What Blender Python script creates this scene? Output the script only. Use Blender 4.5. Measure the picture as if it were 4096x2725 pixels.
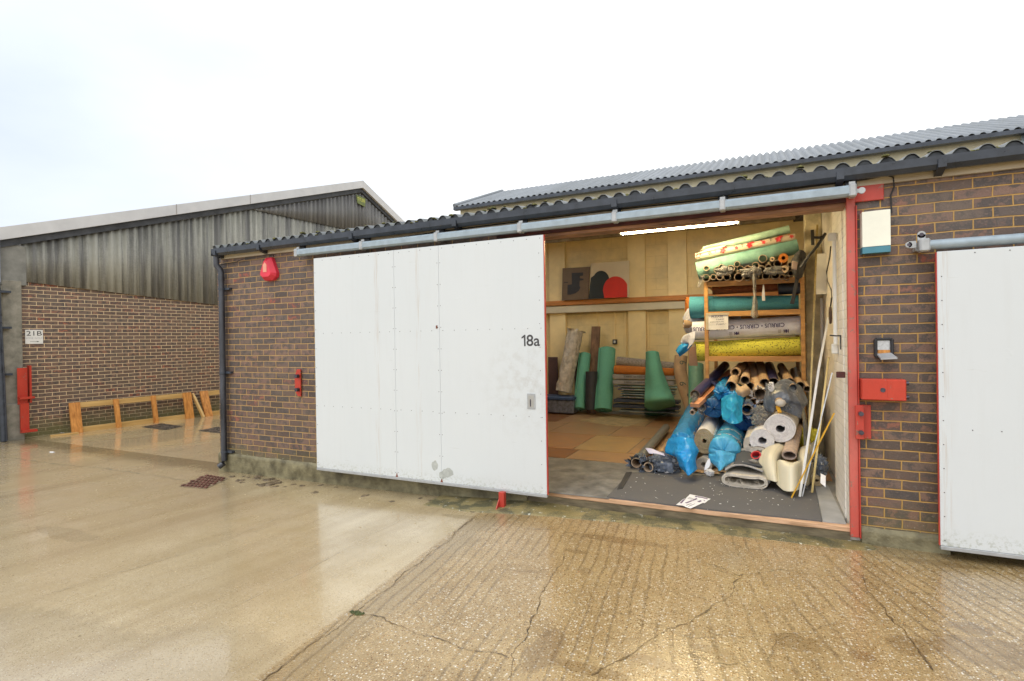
import bpy, math, random
from mathutils import Vector, Matrix, noise as mnoise
R = math.radians
random.seed(7)
S = bpy.context.scene
for o in list(bpy.data.objects): bpy.data.objects.remove(o)
C = S.collection

# ------------------------------------------------------------------ camera
F_SRC = 2149.5                      # focal length in pixels of a 4096 px wide frame
YAW, PITCH, ROLL = -0.4432, -0.003, -0.0151
CAM = Vector((-0.805, -4.9887, 1.70))
_w = Vector((math.sin(YAW)*math.cos(PITCH), math.cos(YAW)*math.cos(PITCH), math.sin(PITCH)))
_r0 = Vector((math.cos(YAW), -math.sin(YAW), 0)); _u0 = _r0.cross(_w)
_r = _r0*math.cos(ROLL) + _u0*math.sin(ROLL)
_u = -_r0*math.sin(ROLL) + _u0*math.cos(ROLL)
cd = bpy.data.cameras.new('camera'); cam = bpy.data.objects.new('camera', cd); C.objects.link(cam)
cd.sensor_width = 36; cd.lens = F_SRC/4096*36; cd.clip_start = .05; cd.clip_end = 2000
m = Matrix((_r, _u, -_w)).transposed().to_4x4(); m.translation = CAM
cam.matrix_world = m
S.camera = cam
def ray(x, y):                      # x, y measured on a 2357 px wide print of the photograph
    a = (x*4096/2357-2048)/F_SRC; b = (y*4096/2357-1362.5)/F_SRC
    return _r*a - _u*b + _w
def at(x, y, Y):                    # point at depth Y behind the front wall
    d = ray(x, y); return CAM + d*((Y-CAM.y)/d.y)
def atz(x, y, z):                   # point at height z
    d = ray(x, y); return CAM + d*((z-CAM.z)/d.z)
def atx(x, y, X):
    d = ray(x, y); return CAM + d*((X-CAM.x)/d.x)
def q4(x, y): return 1208.4+.2385*x, 489.1+.2385*y
def q5(x, y): return 1496.1+.2569*x, 460.4+.2569*y
def q6(x, y): return 1409.8+.2569*x, 805.6+.2569*y
def q7(x, y): return 1783.9+.29362*x, 402.8+.29362*y
def q8(x, y): return 1783.9+.312*x, 805.6+.312*y
def q9(x, y): return 1237.2+.18353*x, 891.9+.18353*y

# ------------------------------------------------------------------ light
wd = bpy.data.worlds.new('World'); S.world = wd; wd.use_nodes = True
SUN_EL, SUN_ROT = R(48), R(200)
# ------------------------------------------------------------------ node helper
class NT:
    def __init__(s, tree): s.t = tree; tree.nodes.clear()
    def n(s, typ, props=None, **ins):
        nd = s.t.nodes.new(typ)
        for k, v in (props or {}).items(): setattr(nd, k, v)
        for k, v in ins.items():
            key = k.replace('_', ' ')
            if k[0] == 'i' and k[1:].isdigit(): sock = nd.inputs[int(k[1:])]
            else: sock = nd.inputs[key]
            if isinstance(v, bpy.types.NodeSocket): s.t.links.new(v, sock)
            else: sock.default_value = v
        return nd
    def math(s, op, a, b=0., c=0., clamp=False):
        return s.n('ShaderNodeMath', {'operation': op, 'use_clamp': clamp}, i0=a, i1=b, i2=c).outputs[0]
    def mix(s, f, a, b, mode='MIX'):
        nd = s.t.nodes.new('ShaderNodeMix'); nd.data_type = 'RGBA'; nd.blend_type = mode
        for i, v in ((0, f), (6, a), (7, b)):
            if isinstance(v, bpy.types.NodeSocket): s.t.links.new(v, nd.inputs[i])
            else: nd.inputs[i].default_value = v if i == 0 else (*v[:3], 1)
        return nd.outputs[2]
    def ramp(s, f, stops, interp='LINEAR'):
        nd = s.t.nodes.new('ShaderNodeValToRGB'); cr = nd.color_ramp; cr.interpolation = interp
        while len(cr.elements) < len(stops): cr.elements.new(.5)
        for e, (p, c) in zip(cr.elements, stops):
            e.position = p; e.color = (c, c, c, 1) if isinstance(c, (int, float)) else (*c, 1)
        s.t.links.new(f, nd.inputs[0]); return nd.outputs[0]
    def noise(s, vec, scale, detail=4, rough=.55, dist=0.):
        return s.n('ShaderNodeTexNoise', None, Vector=vec, Scale=scale, Detail=detail, Roughness=rough, Distortion=dist).outputs[0]
    def xyz(s, vec): return s.n('ShaderNodeSeparateXYZ', None, i0=vec).outputs
    def comb(s, x, y, z): return s.n('ShaderNodeCombineXYZ', None, i0=x, i1=y, i2=z).outputs[0]
    def map(s, vec, scale=(1, 1, 1), loc=(0, 0, 0), rot=(0, 0, 0)):
        return s.n('ShaderNodeMapping', None, Vector=vec, Scale=scale, Location=loc, Rotation=rot).outputs[0]
    def obj(s): return s.n('ShaderNodeTexCoord').outputs['Object']
    def bump(s, h, strength=.3, dist=.01, normal=None):
        nd = s.n('ShaderNodeBump', None, Height=h, Strength=strength, Distance=dist)
        if normal is not None: s.t.links.new(normal, nd.inputs['Normal'])
        return nd.outputs[0]
    def out(s, shader): s.n('ShaderNodeOutputMaterial', None, Surface=shader)

w = NT(wd.node_tree)
sky = w.n('ShaderNodeTexSky', {'sky_type': 'NISHITA', 'sun_disc': False, 'sun_elevation': SUN_EL, 'sun_rotation': SUN_ROT, 'air_density': 1.6, 'dust_density': 4.0})
gen = w.n('ShaderNodeTexCoord').outputs['Generated']
cl = w.noise(w.map(gen, scale=(1, 1, 2.2), loc=(.3, .1, 0)), 1.5, 5, .5)
cl2 = w.noise(w.map(gen, scale=(1, 1, 2.5), loc=(2.3, 1.1, .4)), 4.0, 4, .5)
gx = w.xyz(gen)
side = w.math('MULTIPLY_ADD', gx[0], .62, .44)           # thicker, whiter cloud to the right, thin blue-grey on the left
cover = w.math('ADD', w.math('MULTIPLY_ADD', cl, .9, side), w.math('MULTIPLY', cl2, .25))
ccol = w.ramp(cover, [(.25, (6.6, 7.3, 8.7)), (.66, (9.1, 9.6, 10.3)), (.95, (11.5, 11.6, 11.6))])
veil = w.mix(.9, sky.outputs[0], ccol)
bg = w.n('ShaderNodeBackground', None, Color=veil, Strength=.10)
w.n('ShaderNodeOutputWorld', None, Surface=bg.outputs[0])
sl = bpy.data.lights.new('sun', 'SUN'); sl.energy = .9; sl.angle = R(35); sl.color = (1, .97, .92)
so = bpy.data.objects.new('sun', sl); C.objects.link(so)
so.rotation_euler = (R(90-48), 0, R(-20)); so.location = (0, -10, 20)
S.view_settings.view_transform = 'Standard'; S.view_settings.look = 'None'
S.view_settings.exposure = .38; S.view_settings.gamma = 1
S.cycles.max_bounces = 8; S.cycles.diffuse_bounces = 5; S.cycles.glossy_bounces = 3; S.cycles.transmission_bounces = 4; S.cycles.transparent_max_bounces = 12
S.cycles.caustics_reflective = False; S.cycles.caustics_refractive = False
S.cycles.sample_clamp_indirect = 6
LAMP = 58.

# ------------------------------------------------------------------ materials
MATS = {}
def M(name, col, rough=.6, var=.12, vs=6., bump=.15, bs=80., metal=0., col2=None, spec=.5, coat=0., stretch=(1, 1, 1), bd=.004):
    if name in MATS: return MATS[name]
    mt = bpy.data.materials.new(name); mt.use_nodes = True; n = NT(mt.node_tree)
    v = n.map(n.obj(), scale=stretch)
    a = n.noise(v, vs, 5, .6)
    dark = tuple(c*(1-var*1.6) for c in col); lite = tuple(min(1, c*(1+var)) for c in col)
    c = n.mix(n.ramp(a, [(.3, 0.), (.7, 1.)]), dark, col2 or lite)
    fine = n.noise(v, bs, 3, .6)
    p = n.n('ShaderNodeBsdfPrincipled', None, Base_Color=c, Metallic=metal)
    p.inputs['Specular IOR Level'].default_value = spec
    p.inputs['Coat Weight'].default_value = coat
    n.t.links.new(n.math('MULTIPLY_ADD', a, .25, rough-.12, clamp=True), p.inputs['Roughness'])
    if bump: n.t.links.new(n.bump(fine, bump, bd), p.inputs['Normal'])
    n.out(p.outputs[0]); MATS[name] = mt; return mt
def speckle(name, base, spk, scale=90, dens=.5, rough=.9, bump=.5, col2=None):
    if name in MATS: return MATS[name]
    mt = bpy.data.materials.new(name); mt.use_nodes = True; n = NT(mt.node_tree); v = n.obj()
    vo = n.n('ShaderNodeTexNoise', None, Vector=v, Scale=scale, Detail=2.)
    f = n.ramp(vo.outputs[0], [(dens, 0.), (dens+.06, 1.)])
    b = n.mix(n.noise(v, 5, 4), base, col2 or tuple(x*.75 for x in base))
    p = n.n('ShaderNodeBsdfPrincipled', None, Base_Color=n.mix(f, b, spk), Roughness=rough, Normal=n.bump(n.noise(v, scale*1.5, 2), bump, .004))
    n.out(p.outputs[0]); MATS[name] = mt; return mt
def film(name, col, alpha=.75, rough=.25):
    if name in MATS: return MATS[name]
    mt = bpy.data.materials.new(name); mt.use_nodes = True; n = NT(mt.node_tree); v = n.obj()
    h = n.noise(v, 14, 5, .65, .6)
    p = n.n('ShaderNodeBsdfPrincipled', None, Base_Color=n.mix(h, tuple(c*.65 for c in col), tuple(min(1, c*1.25) for c in col)), Roughness=rough, Normal=n.bump(h, .5, .02))
    tr = n.n('ShaderNodeBsdfTransparent', None, Color=(min(1, col[0]*1.3+.1), min(1, col[1]*1.2+.1), min(1, col[2]*1.1+.1), 1))
    lw = n.n('ShaderNodeLayerWeight', None, Blend=.35).outputs['Facing']
    f = n.math('MULTIPLY_ADD', lw, .3, n.math('MULTIPLY_ADD', h, .3, alpha-.2), clamp=True)
    mx = n.n('ShaderNodeMixShader', None, Fac=f, i1=tr.outputs[0], i2=p.outputs[0])
    n.out(mx.outputs[0]); MATS[name] = mt; return mt
def brick(name, ox, oz, stops, mortar, mortar2, green=0., gz=.35, ms=.0062, paint=None, bw=.225, rh=.075):
    mt = bpy.data.materials.new(name); mt.use_nodes = True; n = NT(mt.node_tree)
    o = n.xyz(n.obj())
    v = n.comb(n.math('ADD', n.math('ADD', o[0], o[1]), -ox), n.math('ADD', o[2], -oz), 0.)
    warp = n.n('ShaderNodeTexNoise', None, Vector=v, Scale=7., Detail=3.).outputs['Color']
    wv = n.n('ShaderNodeVectorMath', {'operation': 'MULTIPLY_ADD'}, i0=warp, i1=(.013, .013, 0), i2=v).outputs[0]
    wv = n.n('ShaderNodeVectorMath', {'operation': 'ADD'}, i0=wv, i1=(-.0065+22.5, -.0065+7.5, 0)).outputs[0]
    bt = n.n('ShaderNodeTexBrick', {'offset': .5, 'squash': 1.}, Vector=wv, Color1=(0, 0, 0, 1), Color2=(1, 1, 1, 1), Mortar=(.5, .5, .5, 1), Scale=1., Mortar_Size=ms, Mortar_Smooth=.6, Bias=0., Brick_Width=bw, Row_Height=rh)
    rnd = bt.outputs['Color']; fac = bt.outputs['Fac']
    n1 = n.noise(v, 26, 4, .6); n2 = n.noise(v, 90, 3, .6); n3 = n.noise(v, 2.2, 4, .6)
    bc = n.ramp(rnd, stops)
    blot = n.ramp(n.math('ADD', n.noise(v, 13, 4, .7), n.math('MULTIPLY', rnd, .14)), [(.55, 0.), (.64, .85)])
    bc = n.mix(blot, bc, (.06, .058, .07))
    bc = n.mix(n.math('MULTIPLY', n.ramp(n1, [(.55, 0.), (.75, 1.)]), .5), bc, (.34, .26, .24))
    bc = n.mix(.35, bc, n.ramp(n2, [(.3, .02), (.7, .42)]), 'OVERLAY')
    if paint:
        bc = n.mix(n3, paint, tuple(c*.82 for c in paint)); mc = n.mix(n1, tuple(c*.70 for c in paint), tuple(c*.88 for c in paint))
    else:
        mc = n.mix(n.noise(v, 5, 3), mortar, mortar2)
    col = n.mix(fac, bc, mc)
    col = n.mix(n.math('MULTIPLY', n.ramp(n3, [(.45, 0.), (.7, 1.)]), .22), col, (.13, .12, .12))
    if not paint: col = n.mix(1., col, (1.24, 1.12, .97), 'MULTIPLY')
    if not paint: col = n.mix(n.math('MULTIPLY_ADD', n.ramp(n.noise(v, 1.1, 4, .6), [(.35, 0.), (.65, 1.)]), .14, .0), col, (.20, .15, .08))
    if green:
        gm = n.math('MULTIPLY', n.ramp(n.math('MULTIPLY_ADD', n.noise(v, 3.2, 5, .7), .5, n.math('MULTIPLY', o[2], -1./gz)), [(-.0, 0.), (.02, 0.), (.1, .0), (.25, 1.)]) if 0 else
                     n.math('MULTIPLY', n.math('SUBTRACT', n.math('MULTIPLY_ADD', n.noise(v, 3.2, 5, .7), 1.4, .35), n.math('DIVIDE', o[2], gz), clamp=True), 1., clamp=True), green)
        col = n.mix(gm, col, (.15, .145, .05))
        sp = n.ramp(n.noise(v, 38, 2, .5), [(.66, 0.), (.70, .8)])
        col = n.mix(n.math('MULTIPLY', sp, gm), col, (.55, .57, .48))
    rough = n.math('MULTIPLY_ADD', n1, .4, .32)
    h = n.math('ADD', n.math('MULTIPLY', fac, -1.), n.math('MULTIPLY', n2, .35))
    p = n.n('ShaderNodeBsdfPrincipled', None, Base_Color=col, Roughness=rough, Normal=n.bump(h, .6, .006))
    n.out(p.outputs[0]); return mt

BR_STOPS = [(0., (.065, .052, .055)), (.2, (.125, .09, .085)), (.38, (.20, .13, .12)), (.5, (.125, .105, .105)), (.65, (.23, .155, .135)), (.8, (.085, .08, .088)), (.93, (.22, .13, .11)), (1., (.33, .09, .06))]
mBrickL = brick('brick_dark', -7.0229+.1125, .0302, BR_STOPS, (.47, .32, .12), (.29, .205, .095), green=.85, gz=.33)
mBrickR = brick('brick_dark_right', 0., .0468, BR_STOPS, (.50, .32, .085), (.30, .20, .075), green=.6, gz=.4)
mBrickFar = brick('brick_far', 0., .02, [(0., (.12, .09, .08)), (.3, (.20, .135, .115)), (.5, (.16, .13, .12)), (.7, (.28, .16, .12)), (.88, (.21, .15, .13)), (1., (.42, .15, .09))], (.78, .66, .46), (.62, .53, .38), green=.8, gz=.35, ms=.0065)
mPaintBrick = brick('painted_brick', .05, .02, [(0., .7), (1., .7)], (.7, .6, .5), (.7, .6, .5), paint=(.90, .86, .80))
mPaintBlock = brick('painted_block', .05, .02, [(0., .7), (1., .7)], (.7, .6, .5), (.7, .6, .5), paint=(.88, .83, .76), bw=.45, rh=.225, ms=.004)
mCreamBlock = brick('cream_block', .05, .02, [(0., .7), (1., .7)], (.7, .6, .5), (.7, .6, .5), paint=(.88, .70, .36), bw=.45, rh=.225, ms=.004)
mCream = M('cream_paint', (.86, .69, .37), .6, .08, 3)
mCreamOut = M('cream_fascia', (.62, .53, .40), .55, .2, 5, .2, 60, col2=(.70, .64, .52), stretch=(.4, 1, 3))
mBlack = M('black_upvc', (.042, .052, .072), .3, .3, 6, .05, 60)
mPipe = M('pipe_upvc', (.05, .055, .07), .3, .5, 5, .1, 60, stretch=(3, 3, .5))
mGalv = M('galvanised', (.33, .41, .48), .5, .1, 14, .05, 80, metal=.15)
mGalvL = M('galvanised_light', (.43, .45, .47), .4, .1, 20, .05, 80, metal=.3)
def chipped(name, col, col2, dens=.66, stretch=(1, 1, .5)):
    mt = bpy.data.materials.new(name); mt.use_nodes = True; n = NT(mt.node_tree); v = n.obj(); vs_ = n.map(v, scale=stretch)
    c = n.mix(n.ramp(n.noise(vs_, 4, 5, .65), [(.3, 0.), (.7, 1.)]), col, col2)
    c = n.mix(n.math('MULTIPLY', n.ramp(n.noise(vs_, 16, 5, .7), [(.45, 0.), (.7, 1.)]), .3), c, tuple(x*.45 for x in col))
    chip = n.ramp(n.math('MULTIPLY_ADD', n.noise(v, 90, 3, .6), .25, n.noise(v, 19, 4, .7)), [(dens+.10, 0.), (dens+.125, 1.)])
    c = n.mix(n.math('MULTIPLY', chip, .85), c, n.mix(n.noise(v, 60, 2), (.10, .035, .02), (.42, .30, .24)))
    p = n.n('ShaderNodeBsdfPrincipled', None, Base_Color=c, Roughness=n.math('MULTIPLY_ADD', n.noise(vs_, 7, 4), .4, .22), Normal=n.bump(n.math('ADD', n.noise(v, 40, 3), n.math('MULTIPLY', chip, -1.)), .25, .003))
    n.out(p.outputs[0]); return mt
mRed = chipped('red_paint', (.42, .03, .02), (.58, .08, .055))
mRedFade = chipped('red_paint_faded', (.50, .055, .04), (.60, .17, .14), .64)
mRedDark = M('red_oxide', (.08, .018, .018), .5, .3, 8, .2, 60)
mBolt = M('bolt_steel', (.09, .08, .10), .3, .3, 30, .1, 90, metal=.6)
mPine = M('pine', (.50, .24, .07), .5, .2, 5, .12, 40, col2=(.60, .33, .11), stretch=(.3, 4, 4))
mPineX = M('pine_rail', (.70, .42, .14), .45, .18, 4, .1, 40, col2=(.74, .50, .20), stretch=(1, .4, 4))
mPineO = M('pine_orange', (.66, .24, .05), .4, .25, 6, .1, 40, col2=(.78, .36, .09), stretch=(4, 4, .4))
mTimber = M('threshold_timber', (.62, .36, .20), .5, .22, 9, .35, 50, col2=(.72, .47, .30), stretch=(.5, 5, 5), bd=.006)
mTimberDk = M('threshold_shade', (.16, .13, .08), .5, .4, 9, .4, 50, stretch=(.5, 3, 3))  # front face below the lit timber top, its shade put into the colour
mConc = M('concrete_cast', (.27, .26, .21), .75, .25, 7, .5, 70, col2=(.33, .31, .26), bd=.006)
mKraft = M('kraft_tube', (.44, .30, .18), .7, .12, 9, .1, 60)
mKraftIn = M('kraft_inner', (.46, .35, .26), .8, .2, 9, .1, 60)
mKraftP = M('kraft_pale', (.56, .42, .29), .7, .12, 9, .1, 60)
mTeal = speckle('underlay_teal', (.07, .31, .42), (.04, .20, .30), 140, .55)
mTealGreen = speckle('underlay_green', (.16, .46, .32), (.11, .34, .24), 120, .55)
mTealPale = M('underlay_pale_green', (.28, .44, .33), .6, .15, 14, .3, 60, col2=(.38, .54, .42))
mTealTop = M('underlay_sea_green', (.12, .28, .25), .7, .2, 6, .3, 60, col2=(.19, .36, .31))
mYellow = speckle('underlay_yellow', (.60, .58, .07), (.17, .16, .03), 52, .57, col2=(.52, .50, .07))
mOrange = speckle('underlay_orange', (.60, .20, .03), (.40, .12, .02), 90, .55)
mGreySp = speckle('speckled_grey', (.36, .32, .28), (.18, .15, .13), 70, .5)
mWhiteCarpet = M('white_carpet', (.78, .77, .79), .95, .1, 40, .6, 140, bd=.006)
mCreamCarpet = M('cream_carpet', (.62, .57, .49), .95, .12, 30, .6, 140, bd=.006)
mBeigeBack = M('jute_backing', (.46, .36, .22), .95, .15, 50, .6, 160, bd=.006)
mGreyCarpet = M('grey_carpet', (.36, .35, .34), .95, .2, 40, .6, 150, bd=.006)
mCharcoal = speckle('charcoal_carpet', (.075, .08, .09), (.55, .55, .55), 34, .72)
mVinylCream = M('cream_vinyl', (.68, .63, .48), .42, .06, 4, .05, 30)
mVinylGrey = M('grey_vinyl', (.20, .20, .20), .35, .2, 6, .05, 30)
mPlasticW = M('white_poly', (.70, .72, .84), .3, .1, 9, .5, 18, bd=.02)
mPlasticBeige = M('wrap_poly', (.52, .46, .38), .35, .25, 12, .8, 22, bd=.02)
mWhite = M('white_plastic', (.80, .80, .78), .4, .05, 5, 0)
mWhiteBox = M('ivory_casing', (.85, .86, .76), .35, .04, 5, 0)
mTealTrim = M('teal_trim', (.06, .22, .30), .4, .1, 5, 0)
mPaper = M('paper', (.80, .80, .82), .7, .05, 10, .05, 40)
mInk = M('ink', (.03, .03, .035), .6, .2, 9, 0)
mPrint = M('print_blue', (.05, .045, .17), .6, .2, 9, 0)
mPurple = M('box_purple', (.10, .05, .14), .5, .2, 9, 0)
mBoxTeal = M('box_teal', (.28, .40, .40), .55, .15, 9, .05, 40)
mNavy = M('box_navy', (.035, .045, .07), .5, .2, 9, 0)
mSilverWrap = M('silver_wrap', (.34, .33, .33), .35, .2, 10, .4, 30, bd=.01)
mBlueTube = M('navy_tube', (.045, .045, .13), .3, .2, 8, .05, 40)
mCopper = M('copper_strip', (.50, .21, .10), .4, .15, 8, .05, 60)
mSilver = M('aluminium', (.55, .56, .58), .3, .15, 40, .05, 80, metal=.7)
mGold = M('brass_strip', (.50, .38, .15), .35, .15, 30, .05, 80, metal=.35)
mYellowStrip = M('yellow_strip', (.74, .42, .04), .4, .1, 9, .05, 60)
mGreyPoly = M('grey_poly', (.14, .165, .215), .26, .3, 8, .35, 14, bd=.015)
mBlueFilm = film('blue_film', (.02, .34, .78), .86)
mBlueFilm2 = film('blue_film_dense', (.02, .26, .62), 1.0)
mClear = film('clear_film', (.50, .51, .52), .34, .18)
mAlarm = M('alarm_red', (.72, .035, .07), .35, .1, 5, 0, spec=.5)
mDark = M('dark_timber', (.06, .045, .035), .8, .3, 9, .2, 40)
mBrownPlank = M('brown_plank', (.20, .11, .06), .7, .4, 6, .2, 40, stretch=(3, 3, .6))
mMoss = M('moss', (.10, .11, .03), 1., .5, 30, .8, 90, col2=(.20, .19, .06), bd=.01)
mMud = M('mud', (.15, .11, .06), .55, .4, 14, .8, 60, col2=(.24, .18, .11), bd=.01)
mStone = M('stone_chip', (.62, .50, .36), .7, .2, 20, .4, 60)
mLeafR = M('artwork_red', (.62, .03, .02), .5, .08, 3, 0)
mLeafB = M('artwork_black', (.02, .028, .03), .5, .1, 3, 0)
mBoard = M('artwork_board', (.62, .52, .36), .6, .05, 3, 0)
mCard = M('cardboard', (.30, .20, .11), .8, .12, 6, .1, 60)
mSteel = chipped('red_lead', (.44, .035, .02), (.58, .06, .03), .67)
mRust = M('rust', (.20, .06, .03), .8, .4, 20, .5, 60)

SEAMS = (-4.78, -4.22, .35)
def door_mat():
    mt = bpy.data.materials.new('door_panel'); mt.use_nodes = True; n = NT(mt.node_tree); v = n.obj(); o = n.xyz(v)
    a = n.noise(n.map(v, scale=(1, 1, .5)), 1.6, 4); st = n.noise(n.map(v, scale=(9, 9, .6)), 2.2, 5, .6)
    low = n.math('MULTIPLY', n.math('SUBTRACT', .55, n.math('MULTIPLY', o[2], 1.5), clamp=True), n.ramp(n.noise(v, 5, 5, .7), [(.42, 0.), (.62, 1.)]))
    c = n.mix(a, (.61, .66, .70), (.655, .70, .735))
    c = n.mix(n.math('MULTIPLY', n.ramp(st, [(.52, 0.), (.75, 1.)]), .10), c, (.50, .52, .52))
    c = n.mix(n.math('MULTIPLY', low, .35), c, (.42, .40, .30))
    for sx in SEAMS:
        nr_ = n.math('SUBTRACT', 1., n.math('DIVIDE', n.math('ABSOLUTE', n.math('SUBTRACT', o[0], sx)), .05), clamp=True)
        c = n.mix(n.math('MULTIPLY', n.math('MULTIPLY', nr_, n.ramp(n.noise(n.map(v, scale=(30, 30, 1.2)), 2.5, 4, .6), [(.48, 0.), (.7, 1.)])), .40), c, (.42, .30, .19))
    hg = n.math('SUBTRACT', 1., n.math('MULTIPLY', n.n('ShaderNodeVectorMath', {'operation': 'DISTANCE'}, i0=v, i1=(-2.90, -.165, 1.25)).outputs['Value'], 1.6), clamp=True)
    c = n.mix(n.math('MULTIPLY', n.math('MULTIPLY', hg, n.ramp(n.noise(v, 11, 5, .7), [(.45, 0.), (.65, 1.)])), .40), c, (.40, .39, .36))
    sc_ = n.ramp(n.noise(n.map(v, scale=(1., 1., 9.), rot=(0, R(20), 0)), 3.2, 5, .75), [(.66, 0.), (.69, 1.)])
    c = n.mix(n.math('MULTIPLY', sc_, .22), c, (.48, .50, .50))
    gr = n.math('MULTIPLY', n.math('SUBTRACT', .30, o[2], clamp=True), n.ramp(n.noise(v, 40, 4, .7), [(.5, 0.), (.6, 4.)]))
    c = n.mix(n.math('MULTIPLY', gr, .7, clamp=True), c, (.16, .18, .07))
    p = n.n('ShaderNodeBsdfPrincipled', None, Base_Color=c, Roughness=n.math('MULTIPLY_ADD', st, .25, .28), Normal=n.bump(n.math('ADD', n.noise(v, 2.4, 2), n.math('MULTIPLY', n.ramp(n.noise(v, 9, 2), [(.70, 0.), (.78, 1.)]), .3)), .28, .012))
    n.out(p.outputs[0]); return mt
mDoor = door_mat()
def sheet_mat(name, light, dark, stripe=1.0, moss=.3, along=(6.8, 6.8, .35)):
    mt = bpy.data.materials.new(name); mt.use_nodes = True; n = NT(mt.node_tree); v = n.obj()
    a = n.noise(n.map(v, scale=along), 1., 5, .62, .1)
    b = n.noise(v, 30, 5, .65); g = n.noise(v, 3, 4, .6)
    o3 = n.xyz(v); wn = n.n('ShaderNodeTexWhiteNoise', {'noise_dimensions': '1D'}, W=n.math('FLOOR', n.math('MULTIPLY', n.math('ADD', o3[0], o3[1]) if along[1] > 1 else o3[0], 1/1.022))).outputs['Value']
    f = n.ramp(n.math('MULTIPLY_ADD', b, .16, n.math('MULTIPLY_ADD', n.math('SUBTRACT', wn, .5), .10, a)), [(.5, 0.), (.68, 1.)])
    c = n.mix(n.math('MULTIPLY_ADD', wn, .35, n.math('MULTIPLY', g, .65)), light, tuple(x*.62 for x in light)); c = n.mix(n.math('MULTIPLY', f, stripe), c, dark)
    c = n.mix(n.math('MULTIPLY', n.ramp(n.noise(v, 9, 5, .7), [(.5, 0.), (.66, 1.)]), moss), c, (.13, .14, .07))
    p = n.n('ShaderNodeBsdfPrincipled', None, Base_Color=c, Roughness=n.math('MULTIPLY_ADD', b, .3, .35), Normal=n.bump(b, .5, .008))
    n.out(p.outputs[0]); return mt
mClad = sheet_mat('cement_cladding', (.44, .44, .39), (.10, .10, .105), .75, .10)
mClad2 = sheet_mat('cement_cladding_upper', (.24, .24, .24), (.10, .10, .105), .7, .15)
mRoof = sheet_mat('cement_roof', (.20, .22, .24), (.09, .10, .10), .6, .5, (7, .5, 1))
mRoofUp = sheet_mat('cement_roof_upper', (.27, .30, .34), (.15, .17, .19), .6, .25, (7, .5, 1))
mUnder = M('roof_underside', (.62, .56, .44), .8, .2, 3, .2, 40)

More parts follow.
